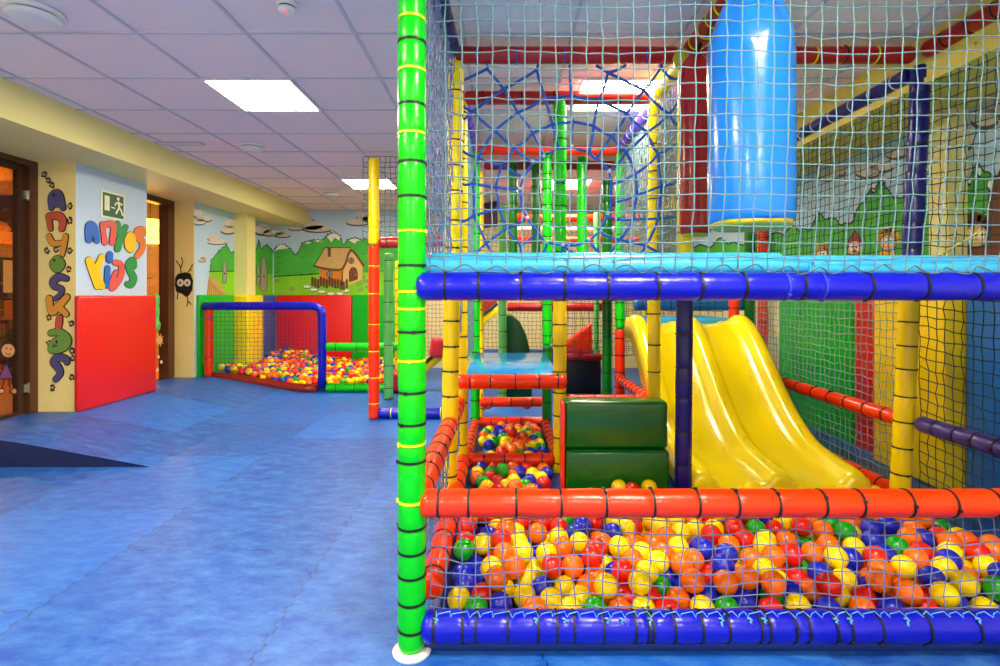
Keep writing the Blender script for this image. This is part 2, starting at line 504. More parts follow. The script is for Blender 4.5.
BW = Wall('y', YB, -1)
mural = empty('wall_mural', (-2.7, YB, 1.25), 'painted cottage and forest mural on the back wall above the red pad', 'mural')
def part(parent, name, build, mats=MUR):
    bm = bmesh.new(); build(bm)
    for v in bm.verts: v.co -= parent.location
    return obj(name, bm, mats, parent, False)
def scal(pts, amp=1.2, n=3, seed=1):
    """scalloped, leafy outline"""
    rg = random.Random(seed); out = []
    for i in range(len(pts) - 1):
        (a, b), (c, d) = pts[i], pts[i+1]
        for k in range(n):
            t = k / n
            out.append((a + (c-a)*t + rg.uniform(-amp, amp)*.5, b + (d-b)*t + (amp if k % 2 else -amp)))
    out.append(pts[-1]); return out
ridge = Z3([(430,335),(445,310),(470,290),(500,288),(530,310),(555,345),(575,320),(590,280),(620,270),(650,262),(700,262),(725,235),(760,222),(790,240),(808,290),(830,262),(870,250),(900,262),(925,258),(985,262),(1060,240),(1110,262)])
def b_forest(bm):
    BW.poly(bm, [(272, 205), (402, 205), (402, 297), (272, 297)], .002, SK)
    BW.poly(bm, [(272, 262), ] + scal(ridge, .8, 4, 3) + [(402, 280), (402, 298), (272, 298)], .004, FO)
    BW.line(bm, scal(ridge, .8, 4, 3), .35, .0045, IK)
    rg = random.Random(5)
    for k in range(34):
        u = rg.uniform(275, 398); v = rg.uniform(252, 275)
        BW.line(bm, [(u, v), (u+1.3, v+.7), (u+2.8, v)], .22, .0046, IK)
    BW.poly(bm, [(272, 277), (290, 276), (310, 275), (330, 273), (402, 272), (402, 298), (272, 298)], .005, GR)
    BW.line(bm, [(274, 276.5), (290, 275.5), (310, 274.5), (326, 273)], .5, .0055, IK)
    for u, v in ((277,281),(292,289),(318,287),(363,277),(366,281),(359,284),(368,287),(361,290),(372,284),(374,291)):
        BW.disc(bm, u, v, 2.4, 1.4, .0056, IK); BW.disc(bm, u, v, 2.0, 1.0, .006, ST)
    for u, v in ((307,287),(314,290),(322,292),(331,294),(340,294),(346,291)):
        BW.disc(bm, u, v, 4.2, 1.7, .0056, IK); BW.disc(bm, u, v - .3, 3.8, 1.3, .006, SN)
part(mural, 'painted_forest', b_forest)
for q in ([(445,320),(470,290),(495,288),(522,305),(500,310),(470,312)], [(720,245),(760,222),(795,243),(785,265),(762,250),(745,275)], [(600,280),(620,270),(640,278),(615,284)], [(835,265),(870,250),(900,265),(880,268),(868,282)], [(650,265),(675,258),(700,268),(670,274)], [(1000,262),(1060,240),(1090,262),(1040,262)]):
    part(mural, 'painted_snow_cap', lambda bm: BW.poly(bm, Z3(q), .006, SN))
def cloud(bm, Wl, pts, lift, dark=True):
    for u, v, a, b in pts:
        if dark: Wl.disc(bm, u, v + b*.4, a, b*.8, lift, CD)
    for u, v, a, b in pts: Wl.disc(bm, u, v - b*.1, a, b*.9, lift + .001, CL)
def b_cl1(bm): cloud(bm, BW, [(312,226,12,5),(306,218,8,5),(318,229,14,3.4),(296,228,8,2.6)], .003)
def b_cl2(bm): cloud(bm, BW, [(358,222,12,3.6),(364,216,8,4.5),(372,220,10,4)], .003)
def b_cl3(bm): cloud(bm, BW, [(276,232,9,4),(283,235,8,2.6)], .003)
for bfn in (b_cl1, b_cl2, b_cl3): part(mural, 'painted_cloud', bfn)
def b_house(bm):
    BW.poly(bm, Z3([(680,420),(805,415),(805,505),(680,490)]), .008, CO)
    BW.poly(bm, Z3([(800,420),(850,320),(910,400),(905,470),(810,510),(800,500)]), .008, CT)
    BW.poly(bm, Z3([(712,305),(845,305),(800,415),(660,405),(655,395)]), .010, RF)
    BW.line(bm, Z3([(655,400),(715,415),(805,415),(848,315),(915,400)]), 1.1, .011, BR)
    BW.poly(bm, Z3([(725,300),(770,302),(765,350),(728,352)]), .012, RF)
    BW.poly(bm, Z3([(725,300),(742,300),(742,352),(728,352)]), .013, BR)
    BW.line(bm, Z3([(712,303),(845,303)]), .4, .012, IK); BW.line(bm, Z3([(712,303),(657,395)]), .35, .012, IK)
    for a, b in ((735,443),(850,372)):
        BW.disc(bm, 190+a/5.263, 190+b/5.263, 3.0, 3.2, .0125, IK); BW.disc(bm, 190+a/5.263, 190+b/5.263, 2.3, 2.5, .013, STONE and ST)
        BW.line(bm, Z3([(a-12,b),(a+12,b)]), .3, .0135, IK); BW.line(bm, Z3([(a,b-13),(a,b+13)]), .3, .0135, IK)
    BW.poly(bm, Z3([(838,485),(838,430),(848,410),(862,405),(878,415),(884,440),(884,470)]), .0125, IK)
    BW.poly(bm, Z3([(841,482),(842,432),(850,414),(862,409),(875,418),(880,442),(880,468)]), .013, BR)
    BW.disc(bm, 190+872/5.263, 190+447/5.263, .6, .6, .0135, MY)
part(mural, 'painted_cottage', b_house)
def b_fence(bm):
    for k in range(13):
        a = 640 + k*15
        t = 455 + (k % 3)*6 + (12 if k > 8 else 0)
        BW.poly(bm, Z3([(a,t+50),(a,t+6),(a+6,t),(a+12,t+6),(a+12,t+50)]), .014, IK)
        BW.poly(bm, Z3([(a+2,t+48),(a+2,t+8),(a+6,t+3),(a+10,t+8),(a+10,t+48)]), .0145, BR)
part(mural, 'painted_picket_fence', b_fence)

LW = Wall('x', XM, 1)
mural2 = empty('wall_mural', (XM, 7.2, 1.25), 'painted sky, trees and straw mural on the left wall around the column', 'mural')
def b_l(bm):
    q = Z3([(22,70),(232,130),(345,160),(433,195),(433,560),(22,570)])
    LW.poly(bm, [(194.3, 200), (272, 226), (272, 297), (194.3, 297)], .002, SK)
    ed = scal(Z3([(103,430),(110,370),(150,320),(190,290),(215,330),(235,320),(345,320),(360,265),(372,310),(400,288),(425,310),(433,330)]), .7, 4, 8)
    LW.poly(bm, ed + [(272.3, 298), (209, 298)], .004, FO)
    LW.line(bm, ed, .35, .0045, IK)
    LW.poly(bm, Z3([(98,428),(235,425),(433,445),(433,570),(100,570)]), .005, GR)
    LW.line(bm, Z3([(100,430),(235,427),(345,440)]), .45, .0055, IK)
    LW.poly(bm, Z3([(85,560),(98,450),(125,460),(160,500),(192,560)]), .006, SW)
    for k in range(9): LW.line(bm, Z3([(95+k*9, 470+k*9), (90+k*10, 555)]), .22, .0065, BR)
part(mural2, 'painted_forest', b_l)
def b_lc1(bm): cloud(bm, LW, [(199,222,6,3),(204,219,8,3),(198,214,5,4)], .003)
def b_lc2(bm): cloud(bm, LW, [(228,230,8,4),(230,224,6,5),(217,242,10,2.6),(213,238,6,3)], .003)
def b_lc3(bm): cloud(bm, LW, [(202,260,4,2),(203,258,3,2)], .003)
def b_lc4(bm): cloud(bm, LW, [(262,230,8,5),(268,233,5,3)], .003)
for bfn in (b_lc1, b_lc2, b_lc3, b_lc4): part(mural2, 'painted_cloud', bfn)
for a, b, h, w in ((385,515,150,17),(178,480,100,10),(355,490,90,9)):
    def b_lt(bm):
        LW.stroke(bm, [(190+a/5.263, 190+b/5.263, w/5.263+.4), (190+(a+3)/5.263, 190+(b-h*.6)/5.263, w/5.263), (190+(a-2)/5.263, 190+(b-h)/5.263, w/8+.2)], .007, IK)
        LW.stroke(bm, [(190+a/5.263, 190+b/5.263, w/5.263-.1), (190+(a+3)/5.263, 190+(b-h*.6)/5.263, w/5.263-.4), (190+(a-2)/5.263, 190+(b-h)/5.263, w/8-.2)], .0075, ST)
        LW.disc(bm, 190+(a+2)/5.263, 190+(b-h*.4)/5.263, .8, .9, .008, IK)
    part(mural2, 'painted_tree_stump', b_lt)

# right wall mural with gnome faces
RW = Wall('x', XR, -1)
mural3 = empty('wall_mural', (XR, 3.6, 1.25), 'painted sky and green hill mural with little gnome faces on the right wall', 'mural')
def b_r(bm):
    RW.poly(bm, [(677, 225), (785, 180), (1010, 90), (1180, 20), (1180, 296), (677, 296)], .002, SK)
    hill = [(677,250),(690,244),(705,248),(722,240),(740,246),(760,236),(780,235),(795,228),(808,232),(820,215),(838,222),(850,226),(862,205),(872,190),(884,182),(892,195),(900,200),(912,186),(935,196),(968,180),(980,165),(995,178),(1010,165),(1040,190),(1100,160),(1180,170)]
    RW.poly(bm, scal(hill, 2.0, 3, 4) + [(1180, 297), (677, 297)], .004, FO)
    RW.line(bm, scal(hill, 2.0, 3, 4), .7, .0045, IK)
    for u, v in ((970,180),(980,172),(990,186),(874,188),(884,180)):
        RW.disc(bm, u, v, 2.6, 6, .005, IK); RW.disc(bm, u+.5, v-1, 2, 4.6, .0055, SN)
    RW.poly(bm, [(988, 195), (1005, 160), (1012, 300), (986, 300)], .005, BR)
part(mural3, 'painted_hills', b_r)
def b_rc1(bm): cloud(bm, RW, [(828,176,10,5),(838,171,9,5)], .003)
def b_rc2(bm): cloud(bm, RW, [(868,172,12,6),(882,166,12,6),(896,154,10,5)], .003)
def b_rc3(bm): cloud(bm, RW, [(985,118,14,10),(1005,106,18,12),(968,140,6,9)], .003)
for bfn in (b_rc1, b_rc2, b_rc3): part(mural3, 'painted_cloud', bfn)
def gnome(u, v, s, hat, kind):
    def f(bm):
        if kind == 'hat':
            RW.poly(bm, [(u-8*s,v-4*s),(u-4*s,v-12*s),(u,v-17*s),(u+4*s,v-12*s),(u+8*s,v-4*s)], .006, IK)
            RW.poly(bm, [(u-7*s,v-4.5*s),(u-3.5*s,v-11.5*s),(u,v-16*s),(u+3.5*s,v-11.5*s),(u+7*s,v-4.5*s)], .0065, hat)
        else:
            for k in range(7):
                a = math.pi*(1.0 + k/6.0); RW.disc(bm, u + 7*s*math.cos(a), v - 2*s + 9*s*math.sin(a), 3.2*s, 3.2*s, .006, hat)
        RW.disc(bm, u, v, 7.4*s, 7.4*s, .0067, IK); RW.disc(bm, u, v, 6.8*s, 6.8*s, .007, SKN)
        for d in (-2.6, 2.6):
            RW.disc(bm, u+d*s, v-1*s, 2.6*s, 3.4*s, .0075, SN); RW.disc(bm, u+d*s*.6, v-.4*s, .8*s, 1.1*s, .008, IK)
        RW.disc(bm, u, v+3*s, 2.2*s, 1.6*s, .008, MR if kind == 'hat' else MY)
        RW.poly(bm, [(u-9*s,v+16*s),(u-6*s,v+6*s),(u+6*s,v+6*s),(u+9*s,v+16*s)], .0066, hat)
    part(mural3, 'painted_gnome', f)
gnome(823, 254, .8, MY, 'hair'); gnome(855.5, 248, 1.05, MR, 'hat'); gnome(889, 243, 1.2, MY, 'hair'); gnome(977, 236, 1.7, STONE and BR, 'hair')

# bubble lettering on the pillar
PW = Wall('x', XP, 1); FW = Wall('y', 4.72, -1)
LC = {k: mat('letter_' + k, v, 0.45) for k, v in {'blue': (30, 105, 200), 'pink': (232, 92, 80), 'green': (42, 150, 70), 'yellow': (252, 205, 10), 'orange': (238, 130, 48),
      'navy': (86, 84, 130), 'red': (206, 92, 66), 'ochre': (228, 160, 58), 'leaf': (112, 160, 70)}.items()}
LINK = mat('letter_outline', (18, 20, 40), 0.5)
def letter(parent, Wl, org, s, strokes, col, hole=None, ink=2.6, fat=1.6, base=.003, label=None, hi=None):
    bm = bmesh.new()
    for si, st in enumerate(strokes):
        base += .0016*(si > 0)
        q = [(org[0] + a/s, org[1] + b/s, r/s) for a, b, r in st]
        Wl.stroke(bm, q, base, 0, (ink + fat)/s); Wl.stroke(bm, q, base + .005, 1, fat/s)
    if hole:
        for h in hole: Wl.disc(bm, org[0] + h[0]/s, org[1] + h[1]/s, h[2]/s, h[3]/s, base + .009, 0)
    if hi:
        for h in hi: Wl.disc(bm, org[0] + h[0]/s, org[1] + h[1]/s, h[2]/s, h[3]/s, base + .009, 2)
    for v in bm.verts: v.co -= parent.location
    o = obj('letter', bm, [LINK, LC[col], PAINTB], parent, False)
    o['label'] = label or (col + ' bubble letter')
    return o
sign = empty('wall_lettering', (XP, 5.2, 1.6), 'colourful bubble letters reading anyos kids on the pale blue pillar face', 'lettering')
A, B_ = (70, 180), 5.55
letter(sign, PW, A, B_, [[(102,332,17),(98,285,17),(108,252,22),(132,268,20),(146,338,14)],[(108,296,14),(136,296,14)]], 'blue', [(122,330,6,16)], label='blue letter a')
letter(sign, PW, A, B_, [[(178,246,14),(190,348,14)], [(184,250,14),(215,244,16),(238,256,14),(230,346,15)]], 'pink', label='pink letter n')
letter(sign, PW, A, B_, [[(262,243,14),(268,285,17),(282,300,16)], [(306,262,14),(280,310,18),(260,382,17)]], 'green', label='green letter y')
letter(sign, PW, A, B_, [[(330,305,16),(318,335,18),(322,370,18),(338,385,16),(345,350,16),(340,315,16),(330,305,16)]], 'yellow', label='yellow letter o')
letter(sign, PW, A, B_, [[(402,295,16),(398,278,18),(372,284,18),(376,318,18),(398,342,16),(396,385,16),(370,420,15)]], 'orange', label='orange letter s')
letter(sign, PW, A, B_, [[(103,448,20),(125,510,22),(148,590,16)], [(172,428,16),(146,505,18),(172,590,16)]], 'yellow', label='yellow letter k')
letter(sign, PW, A, B_, [[(218,414,17),(216,444,17)], [(205,490,14),(200,585,15)]], 'blue', label='blue letter i')
letter(sign, PW, A, B_, [[(246,458,13),(278,470,15),(280,530,16),(245,585,18),(228,598,14),(238,540,12),(252,510,10)]], 'pink', label='pink letter d')
letter(sign, PW, A, B_, [[(352,478,16),(345,448,18),(322,470,18),(334,510,18),(350,545,19),(336,580,18),(316,578,14)]], 'green', label='green letter s')

pl = empty('pillar_lettering', (-4.0, 4.72, 1.2), 'column of painted bubble letters running down the yellow pillar beside the glass door', 'lettering')
A1, s1 = (30, 160), 5.127; A2, s2 = (30, 280), 4.93
LT = [(A1, s1, [[(112,245,12),(118,190,20),(148,178,20),(172,245,13)], [(120,225,14),(165,225,14)]], 'navy', [(128,182,7,9)]),
 (A1, s1, [[(98,288,13),(108,352,11)], [(102,288,14),(150,288,18),(172,312,16),(166,352,14)]], 'red', None),
 (A1, s1, [[(100,392,12),(122,428,13),(165,425,11)], [(186,392,12),(178,440,12),(170,485,9)]], 'ochre', None),
 (A1, s1, [[(142,512,20),(124,532,20),(142,556,20),(162,534,20),(142,512,20),(142,534,14)]], 'leaf', [(130,514,7,6)]),
 (A1, s1, [[(190,608,12),(152,600,16),(122,622,17),(128,648,14),(165,662,12),(158,690,10),(130,712,8)]], 'navy', None),
 (A2, s2, [[(98,92,14),(110,158,14),(145,128,16),(185,84,13)], [(140,128,16),(182,168,12)]], 'ochre', None),
 (A2, s2, [[(148,186,13),(146,208,15),(143,230,13)]], 'red', None),
 (A2, s2, [[(104,262,12),(150,258,16),(188,292,17),(168,332,18),(108,346,12),(112,310,9),(145,300,22)]], 'leaf', [(137,304,6,8)]),
 (A2, s2, [[(184,404,13),(176,388,15),(140,382,16),(118,405,15),(140,430,17),(152,460,13),(128,490,11)]], 'navy', None)]
for o_, s_, st, col, hole in LT: letter(pl, FW, o_, s_, st, col, hole, ink=4.5, fat=1.5, label=col + ' painted letter')
rg = random.Random(3)
for o_, s_, cx, cy in ((A1,s1,75,75),(A1,s1,95,105),(A1,s1,115,130),(A1,s1,205,235),(A1,s1,205,310),(A1,s1,88,465),(A1,s1,205,465),(A1,s1,200,560),(A1,s1,135,460),
                       (A2,s2,95,185),(A2,s2,205,215),(A2,s2,95,310),(A2,s2,208,350),(A2,s2,212,385),(A2,s2,112,530),(A2,s2,208,480)):
    def b_paw(bm):
        for k in range(8):
            FW.disc(bm, o_[0] + (cx + 9*math.cos(k*.9) + rg.uniform(-3, 3))/s_, o_[1] + (cy + 12*math.sin(k*.9) + rg.uniform(-3, 3))/s_, 1.1, 1.2, .003 + k*1e-4, 0, 10)
        FW.disc(bm, o_[0] + cx/s_, o_[1] + cy/s_, 1.5, 1.4, .004, 1, 10)
    part(pl, 'painted_paw', b_paw, [LINK, SKIN])

# exit sign
ex = empty('exit_sign', (XP, 5.85 * .98, 1.95), 'green emergency exit sign with running figure above the anyos kids letters', 'sign')
EG = mat('sign_green', (8, 92, 48), 0.4); EW = mat('sign_cream', (236, 240, 205), 0.4)
def E(pts): return [(70 + a/5.55, 180 + b/5.55) for a, b in pts]
pa = PW.pt(*E([(166, 52)])[0], 0); pb = PW.pt(*E([(298, 212)])[0], 0)
ex.location = (XP, pa.y, pb.z)
zt = PW.pt(*E([(166, 52)])[0], 0).z; zb = PW.pt(*E([(168, 205)])[0], 0).z
w_ = pb.y - pa.y; h_ = zt - zb
ex.location = (XP, pa.y, zb)
obj('sign_board', boxbm((0, 0, 0), (.012, w_, h_), .002), EW, ex, False)
obj('sign_face', boxbm((.010, .02, .018), (.0135, w_ - .02, h_ - .018)), EG, ex, False)
def loc_stroke(bm, pts, r):
    for i in range(len(pts) - 1):
        (a, b), (c, d) = pts[i], pts[i+1]
        tube(bm, [(.0138, a*w_, b*h_), (.0138, c*w_, d*h_)], r, 6)
bm = bmesh.new()
box(bm, (.0135, w_*.13, h_*.28), (.0150, w_*.33, h_*.82))
box(bm, (.0135, w_*.40, h_*.40), (.0150, w_*.56, h_*.45))
obj('door_symbol', bm, EW, ex, False)
bm = bmesh.new()
bmesh.ops.create_cone(bm, cap_ends=True, segments=16, radius1=.018, radius2=.018, depth=.003, matrix=Matrix.Translation((.0145, w_*.70, h_*.80)) @ Matrix.Rotation(math.pi/2, 4, 'Y'))
for st, r in (([(.72,.70),(.74,.48)], .016), ([(.70,.68),(.60,.62),(.56,.52)], .008), ([(.74,.68),(.84,.60),(.88,.66)], .008), ([(.74,.48),(.66,.34),(.60,.22)], .011), ([(.75,.48),(.84,.36),(.90,.20)], .011)):
    loc_stroke(bm, st, r)
for v in bm.verts: v.co.x = .0135 + min(max(v.co.x - .0135, 0), .0015)
obj('running_figure', bm, EW, ex, False)

# black twiggy creature painted on the second pillar
F2W = Wall('y', 6.68, -1)
cr = empty('painted_creature', (-4.05, 6.68, 1.3), 'black painted twig creature with white eyes on the yellow wall end beside the rear door', 'wall painting')
CB = mat('creature_black', (14, 12, 12), 0.6)
def b_cr(bm):
    o_, s_ = (70, 180), 5.55
    q = [(585,540),(600,520),(640,512),(670,520),(684,560),(680,610),(662,640),(645,650),(622,632),(590,620),(582,580)]
    F2W.poly(bm, [(o_[0]+a/s_, o_[1]+b/s_) for a, b in q], .003, 0)
    for st in ([(618,520),(612,480),(590,450)], [(614,490),(625,460),(620,430)], [(655,515),(668,495),(680,470)], [(665,500),(676,500)], [(600,625),(595,660)], [(650,640),(655,670),(650,700)], [(655,670),(672,690)]):
        F2W.line(bm, [(o_[0]+a/s_, o_[1]+b/s_) for a, b in st], .5, .003, 0)
    for a in (614, 652):
        F2W.disc(bm, o_[0]+a/s_, o_[1]+570/s_, 3.4, 3.8, .005, 1); F2W.disc(bm, o_[0]+a/s_, o_[1]+571/s_, 1.5, 1.8, .007, 2)
        F2W.disc(bm, o_[0]+a/s_, o_[1]+571/s_, .7, .8, .008, 0)
part(cr, 'creature_body', b_cr, [CB, EW, SKIN])

# ------------------------------------------------------------------ padded wall panels
def pad(a, b, m, label, bev=.018):
    return tag(obj('wall_pad', boxbm(a, b, bev, 3), m, None, True), label, 'wall pad', 'padded wall panels')
PADG = mat('pad_green', (0, 178, 38), 0.3, .06, 5.0); PADR = mat('pad_red', (226, 26, 20), 0.3, .06, 5.0); PADY = mat('pad_yellow', (255, 220, 10), 0.3, .06, 5.0)
PADB = mat('pad_blue', (60, 100, 190), 0.3, .06, 5.0); PADB2 = mat('pad_bright_blue', (18, 112, 205), 0.3, .06, 5.0)
pad((XP - .0, 4.69, .20), (XP + .055, 5.74, 1.245), PADR, 'square red padded panel below the anyos kids letters', .022)
pad((XM, 6.72, .17), (XM + .05, 7.60, 1.25), PADG, 'green wall pad on the left wall behind the net goal')
pad((XM, 7.61, .05), (-3.69, 8.10, 1.25), PADY, 'yellow pad wrapped round the column behind the net goal', .025)
pad((XM, 8.11, 0), (XM + .05, YB - .05, 1.25), PADB, 'narrow dull blue wall pad in the left far corner')
pad((XM + .06, YB - .055, 0), (-2.58, YB, 1.25), PADR, 'wide red wall pad below the painted cottage')
pad((-2.57, YB - .055, 0), (-1.45, YB, 1.25), PADG, 'green wall pad on the back wall right of the red one')
pad((XR - .05, 4.38, 0), (XR, 5.57, 1.27), PADG, 'green wall pad on the right wall behind the side net')
pad((XR - .05, 3.98, 0), (XR, 4.37, 1.27), PADR, 'narrow red wall pad on the right wall beside the green one')
pad((2.80, 3.33, 0), (XR, 3.97, 1.27), PADY, 'yellow pad round the right column behind the yellow post')
pad((XR - .05, 1.7, 0), (XR, 3.32, 1.27), PADB2, 'bright blue wall pad at the right edge of the room')

# ------------------------------------------------------------------ doors and the cafe behind them
GLASS = bpy.data.materials.new('door_glass'); GLASS.use_nodes = True
nt = GLASS.node_tree; nt.nodes.clear()
_o = nt.nodes.new('ShaderNodeOutputMaterial'); _t = nt.nodes.new('ShaderNodeBsdfTransparent'); _g = nt.nodes.new('ShaderNodeBsdfGlossy'); _m = nt.nodes.new('ShaderNodeMixShader')
_t.inputs[0].default_value = (0.95, 0.93, 0.88, 1); _g.inputs['Roughness'].default_value = 0.03; _m.inputs[0].default_value = 0.06
nt.links.new(_t.outputs[0], _m.inputs[1]); nt.links.new(_g.outputs[0], _m.inputs[2]); nt.links.new(_m.outputs[0], _o.inputs[0])
FZ = 0.2
def mb(parts, loc):
    bm = bmesh.new()
    for a, b in parts: box(bm, a, b)
    for v in bm.verts: v.co -= Vector(loc)
    return bm
d1 = empty('door_1', (XL, 4.0, FZ), 'tall dark wood framed glass door to the cafe at the left edge', 'door'); d1['kind'] = 'structure'
def child(par, name, bm, m, smooth=False): return obj(name, bm, m, par, smooth)
child(d1, 'door_frame', mb([((XL-.10, 3.35, FZ), (XL+.02, 3.45, ZS)), ((XL-.10, 4.64, FZ), (XL+.02, 4.72, ZS)), ((XL-.10, 3.45, ZS-.05), (XL+.02, 4.64, ZS))], d1.location), WOOD)
child(d1, 'door_stile', mb([((XL-.06, 4.56, FZ+.01), (XL-.01, 4.635, ZS-.055)), ((XL-.06, 3.455, FZ+.01), (XL-.01, 3.53, ZS-.055)), ((XL-.06, 3.53, FZ+.01), (XL-.01, 4.56, FZ+.03)), ((XL-.06, 3.53, ZS-.1), (XL-.01, 4.56, ZS-.055))], d1.location), WOODD)
child(d1, 'glass_pane', mb([((XL-.040, 3.53, FZ+.03), (XL-.034, 4.56, ZS-.1))], d1.location), GLASS)
for z in (2.13, .43):
    child(d1, 'hinge', mb([((XL-.012, 4.60, z-.035), (XL+.008, 4.655, z+.035)), ((XL+.0, 4.63, z-.045), (XL+.018, 4.64, z+.045))], d1.location), STEEL)
GW = Wall('x', XL - .033, 1)
gl = empty('glass_sticker', (XL-.033, 4.4, .6), 'painted child figure in a purple dress on the glass door', 'sticker')
def b_girl(bm):
    def g(pts): return [(a/5.12, 290 + b/5.12) for a, b in pts]
    for st in ([(20,430),(10,505)], [(42,430),(48,500)], [(50,425),(95,438),(125,455)], [(14,425),(-30,450)]): GW.line(bm, g(st), .7, .003, 0)
    for a, b, r in ((125,457,3.0),(68,518,4.2),(5,518,3.6),(-34,452,3)):
        GW.disc(bm, a/5.12, 290+b/5.12, r, r*.85, .004, 0); GW.disc(bm, a/5.12, 290+b/5.12, r*.65, r*.55, .006, 1)
    GW.poly(bm, g([(22,375),(36,375),(66,458),(-16,458)]), .004, 0); GW.poly(bm, g([(24,385),(33,385),(58,452),(-8,452)]), .006, 2)
    GW.disc(bm, 38/5.12, 290+310/5.12, 8.2, 8.4, .004, 0); GW.disc(bm, 38/5.12, 290+310/5.12, 6.6, 6.6, .006, 1)
    for a, b in ((28,298),(50,302)): GW.disc(bm, a/5.12, 290+b/5.12, .8, 1.0, .008, 0)
    GW.line(bm, g([(24,322),(36,332),(50,326)]), .4, .008, 0)
part(gl, 'sticker_figure', b_girl, [CB, mat('sticker_tan', (214, 150, 96), .5), mat('sticker_purple', (112, 60, 116), .5)])

d2 = empty('door_2', (XL, 6.17, FZ), 'narrow dark wood framed doorway between the two pillars', 'door'); d2['kind'] = 'structure'
child(d2, 'door_frame', mb([((XL-.10, 6.56, FZ-.05), (XL+.02, 6.68, ZS)), ((XL-.10, 5.66, FZ-.05), (XL+.02, 5.72, ZS)), ((XL-.10, 5.72, ZS-.07), (XL+.02, 6.56, ZS))], d2.location), WOOD)
child(d2, 'glass_pane', mb([((XL-.06, 5.73, FZ), (XL-.05, 6.55, ZS-.08))], d2.location), GLASS)
hd = P(165, 320, 6.2)
bm = bmesh.new(); tube(bm, [(XL-.03,6.25,1.20),(XL+.03,6.25,1.20),(XL+.03,6.25,.82),(XL-.03,6.25,.82)], .012, 8)
tube(bm, [(XL-.03,6.25,1.45),(XL-.03+.05,6.25,1.46),(XL+.03,6.02,1.46),(XL+.03,5.98,1.43),(XL+.03,5.98,.95),(XL-.03,5.98,.92)], .010, 8)
for v in bm.verts: v.co -= d2.location
child(d2, 'door_handle', bm, mat('handle_metal', (180, 150, 110), .35, metal=.6), True)
bm = bmesh.new(); lathe(bm, [(.03,.82),(.055,.84),(.06,.9),(.055,.93),(.045,.94),(.045,1.0),(.05,1.02),(.05,1.1),(.042,1.12),(.05,1.14),(.05,1.24),(.03,1.26)], 16, (XL+.055, 6.25))
for v in bm.verts: v.co -= d2.location
child(d2, 'handle_cover', bm, PGREEN, True)
g2 = empty('glass_sticker', (XL-.049, 6.2, .6), 'small painted sun and flowers low on the rear glass door', 'sticker')
G2W = Wall('x', XL - .049, 1)
def b_sun(bm):
    for k in range(10):
        a = 2*math.pi*k/10; G2W.line(bm, [(159, 340), (159 + 4.6*math.cos(a), 340 + 6*math.sin(a))], .6, .003, 0)
    G2W.disc(bm, 159, 340, 3, 4, .005, 1)
    for u, v in ((158,357),(161,362),(157,370)):
        G2W.disc(bm, u, v, 1.2, 1.7, .005, 2); G2W.disc(bm, u, v, .6, .8, .007, 0)
part(g2, 'sticker_sun', b_sun, [MYEL, SKIN, EW])

# cafe room beyond
bm = bmesh.new(); box(bm, (-8.0, 3.0, FZ-.05), (XL-.1, YB, FZ)); struct('floor_cafe', bm, CAFEFLOOR)
bm = bmesh.new(); box(bm, (-8.1, 3.0, 0), (-8.0, YB, 3.2), 0); box(bm, (-8.05, 3.0, FZ), (-7.98, YB, 1.48), 1); box(bm, (-8.05, 3.0, 2.1), (-7.98, YB, 3.1), 1); box(bm, (-8.0, 2.9, 0), (XL-.15, 3.0, 3.2), 0); box(bm, (-8.0, YB, 0), (XL-.1, YB+.1, 3.2), 0)
struct('wall_cafe', bm, [mat('cafe_wall_cream', (222, 186, 124), .7), WOODD])
bm = bmesh.new(); box(bm, (-8.1, 2.9, 3.1), (XL-.1, YB+.1, 3.2)); struct('ceiling_cafe', bm, WOOD)
bm = bmesh.new()
for yy in (3.6, 4.6, 5.6, 6.6, 7.6): box(bm, (-8.0, yy, 2.72), (XL-.16, yy+.16, 2.95))
box(bm, (-7.3, 3.0, 1.98), (-7.1, YB, 2.16)); struct('trim_cafe_beams', bm, WOODO)
bm = bmesh.new(); tube(bm, [(-7.2, 4.4, 3.0), (-7.2, 7.6, 2.2)], .09, 4); struct('trim_cafe_brace', bm, WOODO)

def cafe_lamp(x, y, z, label, r=.2):
    t = empty('pendant_lamp', (x, y, z), label, 'lamp')
    bm = bmesh.new(); lathe(bm, [(r*.55, .30), (r*.75, .2), (r, 0), (r*.97, .004), (r*.72, .2), (r*.5, .29)], 24)
    obj('lamp_shade', bm, mat('shade_amber', (255, 190, 60), .6, emit=7.0), t)
    bm = bmesh.new(); tube(bm, [(0,0,.29),(0,0,3.1-z)], .008, 6); obj('lamp_cord', bm, BLACK, t)
    ld = bpy.data.lights.new('bulb', 'POINT'); ld.energy = CAFE_LAMP; ld.color = (1, .68, .32); ld.shadow_soft_size = .08
    lo = bpy.data.objects.new('bulb', ld); C.objects.link(lo); lo.parent = t; lo.location = (0, 0, -.06)
    return t
cafe_lamp(-4.85, 7.22, 1.98, 'glowing amber pendant lamp seen through the rear doorway', .30)
cafe_lamp(-6.6, 6.4, 2.45, 'unseen amber pendant lamp added to light the cafe beyond the glass door', .2)  # added out of view to give the cafe its warm light

